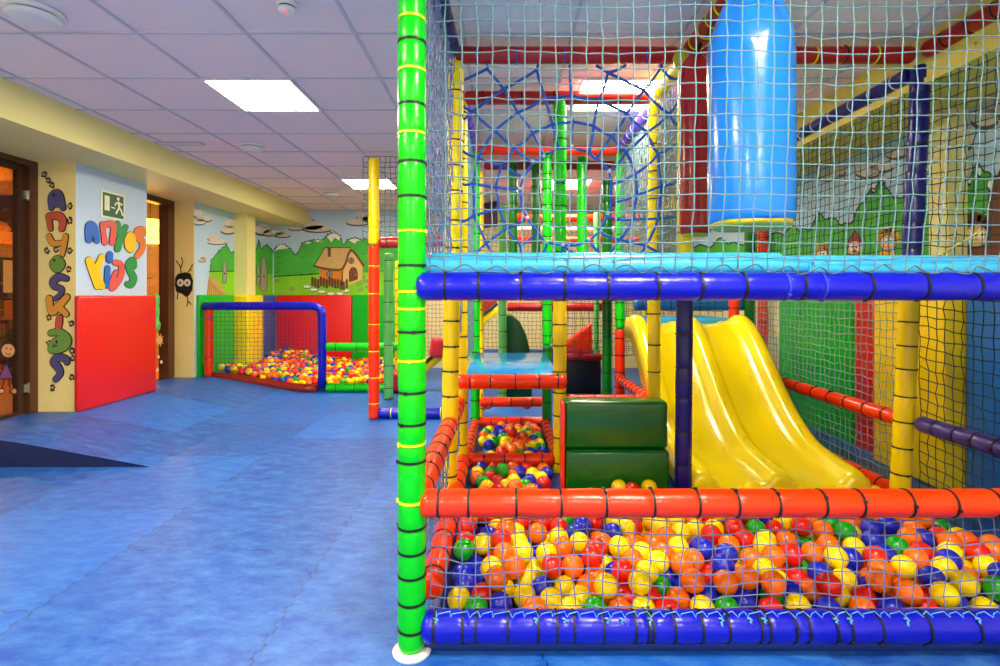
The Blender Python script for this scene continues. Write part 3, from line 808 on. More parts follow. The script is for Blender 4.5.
def windsor(x, y, rz, label):
    t = empty('windsor_chair', (x, y, FZ), label, 'chair', 'cafe chairs'); t.rotation_euler = (0, 0, rz)
    bm = bmesh.new(); lathe(bm, [(.19,.43),(.215,.435),(.22,.455),(.20,.47)], 20); obj('seat', bm, WOODD, t)
    for sx, sy in ((1,1),(1,-1),(-1,1),(-1,-1)):
        bm = bmesh.new(); tube(bm, [(.14*sx,.14*sy,.44),(.17*sx,.17*sy,.22),(.20*sx,.20*sy,0)], [.016,.021,.013], 8); obj('leg', bm, WOODD, t)
    arc = [(.2*math.cos(a), -.17 - .10*math.sin(a)*.9, .46 + .56*math.sin(a)) for a in [math.pi*k/12 for k in range(13)]]
    bm = bmesh.new(); tube(bm, arc, .016, 8); obj('back_hoop', bm, WOODD, t)
    for k in range(-3, 4):
        a = math.acos(k*.24); bm = bmesh.new()
        tube(bm, [(k*.042, -.16, .46), (.2*math.cos(a), -.17-.09*math.sin(a), .46+.56*math.sin(a))], .007, 6); obj('spindle', bm, WOODD, t)
    bm = bmesh.new(); tube(bm, [(-.16,.0,.2),(.16,0,.2)], .01, 6); obj('stretcher', bm, WOODD, t)
windsor(-5.3, 5.62, 2.6, 'dark hoop-back wooden chair just beyond the glass door')
windsor(-6.95, 7.5, 0.4, 'dark hoop-back wooden chair deeper in the cafe')
t = empty('cafe_table', (-6.1, 6.55, FZ), 'dark wooden cafe table behind the hoop-back chair', 'table')
obj('tabletop', boxbm((-.4,-.4,.72),(.4,.4,.76),.01), WOODD, t, False)
for sx in (-1,1):
    for sy in (-1,1): obj('leg', boxbm((.33*sx-.03,.33*sy-.03,0),(.33*sx+.03,.33*sy+.03,.72),.005), WOODD, t, False)
t = empty('menu_box', (-5.85, 6.42, FZ+.76), 'orange box standing on the cafe table', 'box')
obj('box_body', boxbm((-.1,-.16,0),(.1,.16,.22),.01), mat('box_orange', (236, 142, 24), .5), t, False)
t = empty('picture_frame', (-7.97, 8.55, 1.55), 'white picture in a dark frame on the cafe back wall', 'picture')
obj('frame_rim', mb([((0,-.25,-.3),(.03,-.21,.3)),((0,.21,-.3),(.03,.25,.3)),((0,-.21,-.3),(.03,.21,-.26)),((0,-.21,.26),(.03,.21,.3))],(0,0,0)), WOODD, t, False)
obj('picture_sheet', boxbm((0,-.22,-.27),(.012,.22,.27)), EW, t, False)
t = empty('side_cabinet', (-7.75, 8.1, FZ), 'low dark wooden cabinet against the cafe back wall', 'cabinet')
obj('body', boxbm((-.22,-.6,.04),(.2,.6,.82),.01), WOODD, t, False)
for sy in (-1, 1):
    d = obj('door', boxbm((.2,.02*sy,.10),(.22,.57*sy,.76),.004), WOOD, t, False)
    bm = bmesh.new(); bmesh.ops.create_uvsphere(bm, u_segments=10, v_segments=6, radius=.016, matrix=Matrix.Translation((.235,.08*sy,.45))); obj('knob', bm, STEEL, d)

# ------------------------------------------------------------------ ceiling fittings
def disc_fit(u, v, r, name, label, kind):
    Z = 1.46 * FPX / (V0 - v); p = P(u, v, Z)
    t = empty(name, (p.x, p.y, CEIL_Z), label, 'smoke detector' if kind else 'ceiling vent')
    bm = bmesh.new(); lathe(bm, [(r*.55,-.05),(r*.8,-.045),(r*.92,-.03)], 28); obj('cover', bm, WHITE, t)
    bm = bmesh.new(); lathe(bm, [(r*.84,-.03),(r*.84,-.022)], 28); obj('dark_gap', bm, BLACK, t)
    bm = bmesh.new(); lathe(bm, [(r*.96,-.022),(r,-.015),(r,0)], 28); obj('base_ring', bm, WHITE, t)
    return t
disc_fit(34, 11, .13, 'ceiling_vent', 'large round white ceiling vent in the top left corner', 0)
sd = disc_fit(287, 3, .05, 'smoke_detector', 'small round smoke detector with red light at the top', 1)
bm = bmesh.new(); bmesh.ops.create_uvsphere(bm, u_segments=8, v_segments=6, radius=.008, matrix=Matrix.Translation((0, -.02, -.05))); obj('indicator_light', bm, mat('led_red', (255, 60, 50), .4, emit=2.0), sd)
disc_fit(253, 145, .11, 'ceiling_vent', 'round white ceiling vent behind the nearer light panel', 0)
disc_fit(331, 192, .11, 'ceiling_vent', 'round white ceiling vent far back before the second light panel', 0)
p = P(180, 143, 1.46*FPX/152)
t = empty('slot_vent', (p.x, p.y, CEIL_Z), 'narrow rectangular slot vent in the ceiling near the beam', 'ceiling vent')
obj('vent_frame', mb([((-.22,-.05,-.012),(.22,-.035,0)),((-.22,.035,-.012),(.22,.05,0)),((-.22,-.035,-.012),(-.205,.035,0)),((.205,-.035,-.012),(.22,.035,0))],(0,0,0)), GRID, t, False)
for k in range(3): obj('slat', boxbm((-.205,-.027+k*.022,-.008),(.205,-.016+k*.022,-.002)), WHITE, t, False)

# ------------------------------------------------------------------ play frame: posts
F0, F1, F2, F3, F4 = 1.84, 3.0, 3.65, 4.95, 5.5
XA, XB, XC = -.319, 1.03, 2.33       # left, middle and right post lines
ZT = 2.62                            # top rails
YT = [TYEL]
fp = post(XA, F0, [(.012, 2.62, GREEN)], .049, 'tall bright green padded post at the front left corner of the play frame',
     ties=[.075,.17,.262,.345,.43,.52,.66,.72,.79,.90,1.01,1.11,1.19,1.25,1.34,1.46,1.58,1.70,1.80,1.90,2.02,2.12,2.2,2.32,2.42,2.52],
     tm=None or [BLACK,BLACK,BLACK,BLACK,BLACK,TYEL,BLACK,TYEL,BLACK,BLACK,TYEL,BLACK,TYEL,TYEL,BLACK,TYEL,BLACK,BLACK,TYEL,BLACK,TYEL,BLACK,TYEL,BLACK,TYEL,BLACK])
bm = bmesh.new(); lathe(bm, [(.066,-.012),(.068,-.004),(.062,.002),(.045,.004)], 32); o = obj('base_plate', bm, WHITE, fp); o['label'] = 'white round base plate'

post(-.314, F1, [(0, 1.28, YELLOW), (1.28, 2.58, YELLOW)], .047, 'thick yellow padded post behind the green corner post', ties=.155, lean=.018)
post(-.292, F2, [(0, 2.60, YELLOW)], .046, 'yellow padded post at the left of the blue step platform', ties=.15)
post(.395, F2, [(0, 1.30, YELLOW), (1.30, 2.64, GREEN)], .046, 'post with yellow lower and green upper padding right of the blue step platform', ties=.16)
post(1.05, F2, [(0, 2.60, YELLOW)], .044, 'yellow padded post in front of the left slide lane', ties=.2)
mp = post(XB - .002, F1, [(0, 1.31, NAVY), (1.31, 2.58, YELLOW)], .047, 'post navy below and yellow above in front of the yellow slide', ties=.19, lean=.008)
post(2.262, F1, [(0, 1.29, YELLOW), (1.29, 2.56, NAVY)], .050, 'leaning post at the right, yellow below and navy blue above', ties=.145, lean=.05)
post(2.46, F0, [(.0, 2.62, GREEN)], .049, 'green padded post at the front right corner beyond the right edge', ties=.17)

def fpost(u, Z, segs, r, label, ties=.17, group=None):
    return post((u - U0) * Z / FPX, Z, segs, r, label, ties)
fpost(475.5, F3, [(0, 2.60, GREEN)], .042, 'bright green padded post at the back left of the blue step platform', .16)
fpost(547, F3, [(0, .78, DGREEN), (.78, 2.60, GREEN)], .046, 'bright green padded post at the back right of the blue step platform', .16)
fpost(620, F3, [(0, .93, RED), (.93, 2.60, GREEN)], .046, 'post red at the bottom and green above, left of the slide', .16)
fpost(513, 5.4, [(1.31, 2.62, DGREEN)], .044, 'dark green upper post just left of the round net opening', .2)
fpost(502.5, 6.2, [(0, 2.3, PGREEN)], .048, 'pale green padded post rising behind the blue step platform', .18)
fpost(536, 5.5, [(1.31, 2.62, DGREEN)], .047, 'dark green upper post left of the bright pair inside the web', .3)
fpost(582, 5.2, [(1.31, 2.62, GREEN)], .050, 'smooth green upper post right of centre inside the web', .0)
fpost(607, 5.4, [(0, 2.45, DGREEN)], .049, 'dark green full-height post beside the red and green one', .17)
fpost(596.5, 7.0, [(0, 2.35, PGREEN)], .035, 'thin pale green post at the far back beside the red ramp', .25)
fpost(480.5, 5.3, [(0, 2.5, YELLOW)], .028, 'slim yellow post tight behind the left bright green post', .2)
fpost(763, 4.9, [(0, 1.95, RED)], .046, 'red padded post right of the top of the slide', .13)
fpost(734, 4.74, [(0, 1.36, RED)], .046, 'red padded post rising directly behind the right edge of the slide top', .11)
fpost(648, 6.1, [(0, 1.6, YELLOW)], .05, 'yellow post far behind the left edge of the slide top', .2)
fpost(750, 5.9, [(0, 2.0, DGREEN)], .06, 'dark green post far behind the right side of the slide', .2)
post((374-U0)*5.3/FPX, 5.3, [(0, 1.755, RED), (1.755, 2.63, YELLOW)], .055, 'red post with yellow upper half at the left end of the rear play frame', ties=.29, tm=[TYEL])
fpost(388.5, 6.3, [(0, 1.75, PGREEN)], .056, 'pale green padded post behind the red and yellow post', .25)
fpost(398, 7.0, [(0, 1.7, YELLOW)], .04, 'slim yellow post half hidden by the green corner post', .15)

# ------------------------------------------------------------------ rails
bz = 1.25 + (V0-626)*F0/FPX
rail((XA+.035, F0, bz), (2.42, F0, bz), .0535, BLUE, 'thick blue floor rail along the front of the ball pit',
     [.045,.145,.19,.30,.405,.47,.53,.63,.74,.785,.80,.875,.97,1.06,1.17,1.20,1.29,1.335,1.43,1.48,1.585,1.75,1.92,2.1,2.25,2.4], BLACK)
rail((XA+.03, F0, .521), (2.42, F0, .521), .048, RED, 'orange-red padded rail across the front above the ball pit', [.065,.17,.335,.49,.645,.81,.965,1.10,1.24,1.40,1.53,1.70,1.85,2.0,2.16,2.32])
rail((XA+.02, F0 - .012, 1.28), (2.42, F0 - .012, 1.28), .049, BLUE, 'glossy blue padded rail along the front edge of the upper deck',
     [.10,.215,.36,.51,.66,.83,.98,1.13,1.275,1.33,1.40,1.56,1.75,1.93,2.1,2.28], [BLACK,BLACK,BLACK,BLACK,BLACK,BLACK,BLACK,BLACK,TBLUE,BLACK,TBLUE,BLACK,BLACK])
rail((XA+.012, F0+.06, .525), (-.30, F2-.07, .515), .047, RED, 'orange-red side rail running back from the green corner post', .16)
rail((XA+.05, F0+.1, .16), (-.272, F2-.08, .13), .047, RED, 'low orange-red side rail at floor level along the left of the pit', .17)
rail((2.33, 1.92, .53), (2.335, F1-.06, .53), .045, vinyl('deep_violet', (54, 32, 140)), 'violet padded side rail at the right edge below the deck', .12)
rail((2.315, F1+.06, .527), (2.32, F3-.06, .527), .045, RED, 'orange-red padded side rail along the right net behind the yellow post', .19)
rail((2.30, F1+.1, .10), (2.30, F3-.06, .10), .045, RED, 'low red floor rail along the right side beside the slide', .16)
# top rails
rail((-.27, F1, ZT-.0), (1.0, F1, ZT), .047, SHADE_RED, 'shade-darkened red overhead rail above the rope web', [.12,.35,.62,1.08], [TBLUE])
rail((1.08, F1, ZT), (2.34, F1, ZT), .047, SHADE_RED, 'shade-darkened red overhead rail right of the blue bag', .19, [BLACK, TYEL])
rail((-.27, F2, ZT), (1.02, F2, ZT), .046, SHADE_RED, 'shade-darkened red overhead rail, second one back above the web', .24)
rail((-.26, F3, ZT), (1.10, F3, ZT-.01), .046, RED, 'bright red overhead rail, third one back', .3)
rail((-.2, F4+.05, ZT-.0), (1.3, F4+.05, ZT), .048, SHADE_RED, 'shade-darkened red overhead rail furthest back inside the frame', .3)
rail((-.31, F0+.05, ZT), (-.285, F1-.05, ZT), .047, NAVY, 'navy blue overhead rail running back from the green corner post', .2)
rail((-.285, F2+.06, ZT), (-.28, F3-.06, ZT), .046, PURPLE, 'violet overhead rail on the left behind the second red rail', .2)
rail((1.08, F2+.06, ZT), (1.10, F3-.06, ZT), .046, PURPLE, 'violet overhead rail sloping into depth right of the web', .17, TWHITE)
rail((1.055, F1+.07, ZT), (1.06, F2-.06, ZT), .046, YELLOW, 'short yellow overhead rail beside the glowing ceiling light', .13, TWHITE)
rail((1.05, F0+.0, ZT), (1.05, F1-.06, ZT), .050, SHADE_RED, 'shade-darkened red overhead rail that carries the blue hanging bag', .12, [TYEL])
rail((2.385, F0+.05, ZT), (2.37, F1-.06, ZT), .047, SHADE_RED, 'shade-darkened red overhead rail at the top right along the side net', .14)
rail((2.375, F1+.06, 2.535), (2.38, F3+.1, 2.535), .046, NAVY, 'navy blue overhead rail running back from the right post', .2, TWHITE)
# middle rails
zb_ = .655
rail((-.315, F2-.045, zb_), (.435, F2-.045, zb_), .050, RED, 'orange-red padded beam under the front edge of the blue step platform', [.09,.23,.40,.56,.69])
rail((-.25, F2, .105), (.36, F2, .105), .045, RED, 'red floor rail dividing the two parts of the ball channel', [.12,.26,.40,.52])
rail((-.25, F3+.02, .02+.03), (.40, F3+.02, .05), .047, RED, 'red floor rail at the far end of the ball channel', [.14,.28,.42])
rail((-.26, F2+.09, .10), (-.262, F3-.06, .06), .042, RED, 'low red rail on the left side of the rear ball channel', .14)
rail((.385, F2+.09, .10), (.395, F3-.06, .06), .042, SHADE_RED, 'low dark red rail on the right side of the rear ball channel', .14)
rail((-.24, 5.3, .09+.08), (.40, 5.3, .17), .050, RED, 'bright red rail beyond the far end of the ball channel', [.13,.32,.53])
rail((.45, F2, .525), (1.01, F2, .525), .032, RED, 'thin red rail just behind the top of the green soft block', .13)
rail((1.07, F3-.08, .48), (1.02, F2+.09, .52), .040, RED, 'orange-red rail slanting towards the viewer left of the slide', .12)
def frail(u0, v0, u1, v1, Z, r, m, label, ties=.2, Z1=None, tm=BLACK):
    return rail(P(u0, v0, Z), P(u1, v1, Z1 or Z), r, m, label, ties, tm)
frail(507, 307, 603, 307, 7.09, .06, SHADE_RED, 'dark red beam below the upper deck at the far back', .3)
frail(634, 305, 752, 305, 5.98, .065, MBLUE, 'blue padded tube across the back behind the slide top', .16)
frail(566, 357, 602, 357, 6.6, .05, SHADE_RED, 'dark red rail on top of the black panel at the back', .3)
frail(378, 413, 468, 413, 5.32, .055, BLUE, 'blue floor rail between the red post and the green corner post', .25, tm=TYEL)
frail(379, 243, 468, 240, 5.3, .056, SHADE_RED, 'soft red padded rail running right from the red and yellow post', .16)
frail(512, 218, 640, 218, 7.05, .05, RED, 'far red rail glimpsed inside the round net opening', .3)
frail(505, 240, 640, 240, 7.05, .05, RED, 'lower far red rail glimpsed below the round net opening', .3)
frail(512, 229, 640, 229, 7.06, .035, TWHITE and WHITE, 'white rail between the two far red rails', 0)
frail(611, 203, 640, 203, 5.4, .04, SHADE_RED, 'short dark red rail far behind the dark green post', .3)

# ------------------------------------------------------------------ upper deck and step platform
t = empty('upper_deck', (1.0, 2.4, 1.335), 'light blue padded upper deck whose edge shows behind the front net', 'platform')
def rel(bm, t):
    for v in bm.verts: v.co -= t.location
    return bm
obj('deck_board', rel(boxbm((-.25, 1.92, 1.335), (2.30, 2.94, 1.36), .004), t), DNAVY, t, False)
obj('deck_pad', rel(boxbm((-.27, 1.90, 1.361), (1.02, 2.94, 1.405), .018, 3), t), LBLUE, t)
obj('deck_pad', rel(boxbm((1.03, 1.90, 1.361), (2.30, 2.94, 1.395), .016, 3), t), LBLUE, t)
SEED[0] += 1
o = put_sleeve('edge_roll', (-.31, 1.885, 1.352), (1.09, 1.885, 1.356), .036, LBLUE, [], BLACK, t); o['label'] = 'light blue edge roll laced to the net'
o = put_sleeve('edge_roll', (1.07, 1.885, 1.345), (2.38, 1.885, 1.345), .028, MBLUE and LBLUE, [], BLACK, t); o['label'] = 'thinner right-hand edge roll'

t = empty('upper_deck', (.45, 5.35, 1.26), 'dark rear deck carrying the green upper posts behind the rope web', 'platform')
obj('deck_board', rel(boxbm((-.32, 4.98, 1.262), (1.25, 5.62, 1.31), .006), t), DNAVY, t, False)

t = empty('step_platform', (.06, 4.3, .66), 'glossy blue step platform between the yellow posts above the ball channel', 'platform')
obj('platform_pad', rel(boxbm((-.275, F2-.03, .655), (.40, F3+.02, .705), .02, 3), t), mat('deck_vinyl_blue', (40, 150, 225), .12, .02, 4.0, coat=.3), t)
obj('platform_board', rel(boxbm((-.25, F2+.02, .625), (.385, F3, .653), .004), t), DNAVY, t, False)

# ------------------------------------------------------------------ green soft step block
t = empty('soft_step_block', (.67, 3.2, .0), 'stacked dark green soft foam step block in front of the slide area', 'foam block')
DG2 = mat('foam_dark_green', (0, 92, 20), .25, .25, 9.0, coat=.2)
b1 = obj('lower_block', rel(boxbm((.365, 3.03, .02), (.965, 3.20, .35), .022, 3), t), DG2, t)
b2 = obj('upper_block', rel(boxbm((.362, 3.06, .352), (.965, 3.20, .628), .022, 3), t), DG2, t)
obj('side_strip', rel(boxbm((.345, 3.05, .03), (.361, 3.19, .62), .007), t), RED, t)['label'] = 'orange-red side face'

# ------------------------------------------------------------------ slide
path = [(4.62, .985), (4.42, .98), (4.30, .935), (4.18, .84), (3.95, .615), (3.72, .40), (3.52, .265), (3.36, .205), (3.20, .180), (3.06, .165), (3.0, .158), (2.97, .15), (2.95, .13), (2.945, .07)]
def slide_mesh():
    # smooth the path
    pts = []
    for i in range(len(path) - 1):
        p0, p1, p2, p3 = path[max(i-1,0)], path[i], path[i+1], path[min(i+2, len(path)-1)]
        for k in range(4):
            t = k/4
            pts.append([.5*((2*p1[c])+(-p0[c]+p2[c])*t+(2*p0[c]-5*p1[c]+4*p2[c]-p3[c])*t*t+(-p0[c]+3*p1[c]-3*p2[c]+p3[c])*t**3) for c in (0,1)])
    pts.append(path[-1])
    xl, xm, xr = 1.125, 1.56, 1.995
    def prof(hs):
        cs = [(xl-.044, -.10), (xl-.044, .02), (xl-.042, .06)]
        def ridge(c, w=.052):
            return [(c-w*.75, hs*.80), (c-w*.4, hs*.97), (c, hs), (c+w*.4, hs*.97), (c+w*.8, hs*.78)]
        out = list(cs) + ridge(xl) + [(xl+.062, hs*.45), (xl+.085, .025), (xl+.12, .006), (xl+.22, 0), (xm-.12, .006), (xm-.085, .025), (xm-.062, hs*.45)]
        out += ridge(xm)[0:5] + [(xm+.062, hs*.45), (xm+.085, .025), (xm+.12, .006), (xm+.22, 0), (xr-.12, .006), (xr-.085, .025), (xr-.062, hs*.45)]
        out += ridge(xr) + [(xr+.042, .06), (xr+.046, .02), (xr+.046, -.10)]
        return out
    bm = bmesh.new(); rows = []
    n = len(pts)
    for i, (y, z) in enumerate(pts):
        a, b = pts[max(i-1,0)], pts[min(i+1,n-1)]
        dy, dz = b[0]-a[0], b[1]-a[1]; L = math.hypot(dy, dz) or 1
        ny, nz = dz/L, -dy/L
        if nz < 0: ny, nz = -ny, -nz
        if y < 3.25 or y > 4.5: ny, nz = 0, 1
        hs = .09
        if y > 4.42: hs = .09 * max(.05, 1 - ((y-4.42)/.2)**2)
        if y < 2.90: hs = .09
        rows.append([bm.verts.new((x, y + ny*h, max(z + nz*h, .03))) for x, h in prof(hs)])
    for i in range(n-1):
        for k in range(len(rows[0])-1):
            bm.faces.new((rows[i][k], rows[i][k+1], rows[i+1][k+1], rows[i+1][k]))
    return bm
SLY = mat('slide_yellow', (255, 228, 0), .22, coat=.3)
t = empty('slide', (1.545, 3.8, 0), 'double lane yellow plastic slide running down into the ball pit', 'slide')
sl = obj('slide_chute', rel(slide_mesh(), t), SLY, t)
so = sl.modifiers.new('thick', 'SOLIDIFY'); so.thickness = .014; so.offset = -1
# landing block behind the top of the slide
t = empty('slide_landing', (1.55, 5.0, 0), 'bright blue landing platform at the top of the yellow slide', 'platform')
obj('landing_pad', rel(boxbm((1.19, 4.64, .96), (2.02, 5.3, 1.045), .02, 3), t), LBLUE, t)
obj('landing_base', rel(boxbm((1.45, 4.80, 0), (1.98, 5.26, .955), .01), t), DNAVY, t, False)

# ------------------------------------------------------------------ hanging bags
t = empty('punching_bag', (.972, 2.06, 1.53), 'big glossy blue hanging bag behind the front net', 'punching bag')
def fold(a, z):
    k = max(0, (z - .64) / .26)
    return 1 + .012*math.cos(4*a+.5) + min(k, 1)*.09*math.cos(9*a + 1) + .006*math.sin(3*a+9*z)
R = .158
prof_b = [(R*.93, .0), (R*.985, .008), (R, .03)] + [(R, .03 + .66*k/10) for k in range(1, 11)] + [(R*.965,.715),(R*.90,.755),(R*.80,.80),(R*.68,.845),(R*.54,.89),(R*.44,.94),(R*.40,1.01),(R*.46,1.03)]
bm = bmesh.new(); lathe(bm, prof_b, 48, fold=fold); obj('bag_body', bm, BAGBLUE, t)
bm = bmesh.new(); lathe(bm, [(R*.90,-.018),(R*.945,-.012),(R*.945,.006)], 48); obj('bottom_disc', bm, OLIVE, t)['label'] = 'olive yellow bottom disc'
bm = bmesh.new(); lathe(bm, [(R*.40,.995),(R*.47,.998),(R*.47,1.012),(R*.40,1.016)], 32); obj('neck_tie', bm, BLACK, t)
bm = bmesh.new(); tube(bm, [(.02,0,1.02),(.065,0,1.05),(.075,0,1.06)], .012, 8); obj('hanging_strap', bm, BLACK, t)
t = empty('punching_bag', (1.01, 2.76, 1.57), 'narrow dark red hanging bag beside the big blue bag', 'punching bag')
R2 = .078
bm = bmesh.new(); lathe(bm, [(R2*.9,0),(R2,.012)] + [(R2*(1+.02*math.sin(k)), .012+.84*k/10) for k in range(1,11)] + [(R2*.9,.89),(R2*.6,.925),(R2*.35,.95)], 32); obj('bag_body', bm, BAGRED, t)
bm = bmesh.new(); lathe(bm, [(R2*.8,-.012),(R2*.86,-.006),(R2*.86,.004)], 32); obj('bottom_disc', bm, OLIVE, t)
bm = bmesh.new(); tube(bm, [(0,0,.94),(.03,0,1.0)], .012, 8); obj('hanging_strap', bm, BLACK, t)
# yellow cap of the post and green cord loop beside the red bag
bm = bmesh.new(); bmesh.ops.create_uvsphere(bm, u_segments=16, v_segments=10, radius=.045, matrix=Matrix.Translation((.985, 2.9, 2.555)) @ Matrix.Diagonal((1,1,1.25,1)))
obj('foam_cap', rel(bm, mp), OLIVE, mp)['label'] = 'olive yellow rounded cap'

# ------------------------------------------------------------------ net goal in the rear left
t = empty('goal_frame', (-3.0, 6.77, 0), 'small goal-like frame of red and blue padded tubes at the rear ball pit', 'goal frame')
gz0 = ramp_z(-3.79)
o = put_sleeve('upright', (-3.79, 6.77, gz0), (-3.79, 6.77, 1.06), .052, RED, [.25,.5,.75], TBLUE, t); o['label'] = 'red left upright'
bm = bmesh.new(); pts = [(-3.85, 6.77, 1.105)] + [(-3.6 + 1.08*k/6, 6.77, 1.108 - .0*k) for k in range(7)] + [(-2.42,6.77,1.10),(-2.355,6.77,1.07),(-2.335,6.77,1.0),(-2.33,6.77,.7),(-2.33,6.77,.3),(-2.335,6.77,.06)]
tube(bm, pts, .054, 16); obj('top_bar', rel(bm, t), BLUE, t)['label'] = 'blue bent top bar and right upright'
for xx in (-3.55,-3.25,-2.95,-2.65):
    c = bpy.data.objects.new('cable_tie', tie_mesh(.052, TBLUE)); C.objects.link(c); c.parent = t; c.location = Vector((xx, 6.77, 1.107)) - t.location; c.rotation_euler = (0, math.pi/2, 0)
bm = bmesh.new(); tube(bm, [(x, 6.77, ramp_z(x)*.8 + .045) for x in (-3.74,-3.5,-3.3,-3.1,-2.9,-2.7,-2.55,-2.40)], .055, 14); obj('floor_bar', rel(bm, t), vinyl('brick_red', (150, 34, 22)), t)['label'] = 'brick red floor bar'
net((-3.76, 6.79, .27), (1.40, 0, 0), (0, 0, .80), 26, 15, .003, mat('cord_slate', (70, 90, 130), .7), 'slate square net hung inside the goal frame', jit=.003, seed=11)
rail((-2.28, 6.77, .58), (-1.36, 6.77, .58), .055, GREEN, 'green padded crossbar right of the net goal', .24)
rail((-2.28, 6.77, .055), (-1.36, 6.77, .055), .055, GREEN, 'green floor rail along the rear ball pit right of the goal', .24)

# ------------------------------------------------------------------ far back pieces below the deck
def slab(name, pts, Z, th, m, label, cat, bev=.01):
    bm = bmesh.new()
    a = [bm.verts.new(P(u, v, Z)) for u, v in pts]; f = bm.faces.new(a); f.normal_update()
    if f.normal.y > 0: f.normal_flip()
    r = bmesh.ops.extrude_face_region(bm, geom=[f])
    for v in [e for e in r['geom'] if isinstance(e, bmesh.types.BMVert)]: v.co.y += th
    bmesh.ops.recalc_face_normals(bm, faces=bm.faces[:])
    bmesh.ops.bevel(bm, geom=bm.edges[:], offset=bev, segments=2, profile=.5, affect='EDGES')
    return tag(obj(name, bm, m), label, cat)
slab('curved_climber', [(506, 405), (506, 316), (512, 315), (520, 322), (526, 334), (530, 350), (532, 372), (532, 405)], 6.35, .5, vinyl('deep_green', (0, 78, 40)), 'dark green curved climbing wedge behind the blue step platform', 'foam block', .02)
slab('red_ramp', [(565, 353), (565, 343), (592, 323), (593, 353)], 6.58, .2, RED, 'red foam ramp with slanted top at the far back', 'foam block', .02)
slab('black_panel', [(564, 402), (564, 359), (601, 359), (601, 402)], 6.65, .08, mat('panel_black', (22, 20, 34), .4), 'black panel behind the yellow post right of the step platform', 'panel')
st = empty('foam_stairs', P(440, 357, 6.9), 'yellow edged stair flight with red foam rolls behind the green corner post', 'stairs')
bm = bmesh.new(); tube(bm, [P(381, 405, 6.9), P(498, 308, 6.9)], .055, 10); obj('stringer', rel(bm, st), YELLOW, st)
bm = bmesh.new(); tube(bm, [P(380, 400, 6.85), P(497, 303, 6.85)], .022, 8); obj('edge_strip', rel(bm, st), BLACK, st)
for u, v in ((395, 381), (437, 347)):
    p = P(u, v, 6.75); put_sleeve('foam_roll', p + Vector((-.01, 0, -.13)), p + Vector((.03, 0, .12)), .10, vinyl('rose_red', (215, 38, 60)), 0, BLACK, st)
bm = bmesh.new(); a = [bm.verts.new(P(u, v, 6.95)) for u, v in [(478, 301), (497, 301), (497, 309), (481, 322)]]; f = bm.faces.new(a)
r = bmesh.ops.extrude_face_region(bm, geom=[f])
for v in [e for e in r['geom'] if isinstance(e, bmesh.types.BMVert)]: v.co.y += .06
bmesh.ops.recalc_face_normals(bm, faces=bm.faces[:]); obj('side_panel', rel(bm, st), SHADE_RED, st, False)
slab('purple_panel', [(484, 203), (497, 200), (498, 226), (484, 228)], 8.2, .06, mat('panel_plum', (96, 18, 44), .4), 'plum red panel glimpsed behind the left of the rope web', 'panel', .004)
slab('grey_mat', [(478, 350), (600, 350), (600, 372), (478, 372)], 8.4, .2, PADB, 'grey-blue foam mat along the far back wall', 'mat', .01)
for u, lb in ((568.5, 'left one of two small glows standing in for lamp reflections behind the web'), (588, 'right one of two small glows standing in for lamp reflections behind the web')):
    p = P(u, 185, 8.9); t = empty('reflection_glow', p, lb, 'lamp', 'far lamp reflections')  # added globes whose glow stands for warm reflections of lamps
    bm = bmesh.new(); lathe(bm, [(.04,-.16),(.07,-.1),(.08,0),(.07,.1),(.03,.15)], 14); obj('glow_globe', bm, mat('reflection_warm', (255, 236, 200), .5, emit=4.0), t)
    obj('glow_bracket', boxbm((-.04,.05,-.04),(.04,.1,.04)), STEEL, t, False)

# ------------------------------------------------------------------ nets
def bow(s, t):
    lean = .075 * max(0, s - .25) / .75 * (t - .1)
    return (lean + .01*math.sin(9*s)*math.sin(3*t), -.018*math.sin(math.pi*s)*(.3 + .7*t) + .004*math.sin(20*s), .035*math.sin(math.pi*t)*math.sin(math.pi*s))
fn_ = net((XA+.06, F0+.01, 1.33), (2.66, 0, 0), (0, 0, 1.27), 49, 23, .0025, CORD, 'pale teal square mesh net across the front of the upper deck', jit=.0022, fn=bow, knots=True, seed=2)
net((XA+.055, F0+.015, .145), (2.66, 0, 0), (0, 0, .36), 51, 8, .0022, CORDS, 'soft blue square mesh net across the front of the ball pit', jit=.003,
    fn=lambda s, t: (.012*math.sin(17*s+2*t), -.01*math.sin(23*s), .012*math.sin(3.1*t)), knots=True, seed=3)
# lacing that ties the lower net to the blue rail
rg = random.Random(4)
pts = []
for k in range(50):
    x = XA + .09 + k*.049 + rg.uniform(-.008, .008); d = rg.uniform(.008, .022)
    pts += [(x, F0-.006, .145), (x+d*.5, F0-.030, .139 - rg.uniform(0, .003)), (x+d, F0-.018, .143)]
bm = bmesh.new(); tube(bm, pts, .0019, 5)
lace = tag(obj('lacing_cord', bm, mat('cord_sky', (96, 170, 215), .6)), 'light blue lacing cord knotted along the top of the blue floor rail', 'cord')
for k in range(50):
    x = XA + .09 + k*.049
    if rg.random() < .36:
        bm = bmesh.new()
        tube(bm, [(x-.008,F0-.034,.137),(x-.002,F0-.041,.141),(x+.006,F0-.038,.134),(x-.003,F0-.043,.131),(x+.004,F0-.042,.127 - (.03 if rg.random() < .3 else .004))], .0038, 6)
        obj('knot', bm, mat('cord_sky', (0,0,0)), lace)
bm = bmesh.new()
pts = [(XA + .05 + .01*k, F0 - .045 + .012*math.sin(.6*k), 1.338 + .012*math.sin(k*.57) + .005*math.sin(k*.13)) for k in range(0, 268)]
tube(bm, pts, .0028, 5)
tag(obj('lacing_cord', bm, CORDT), 'wavy dark cord lacing the upper net to the light blue deck edge', 'cord')
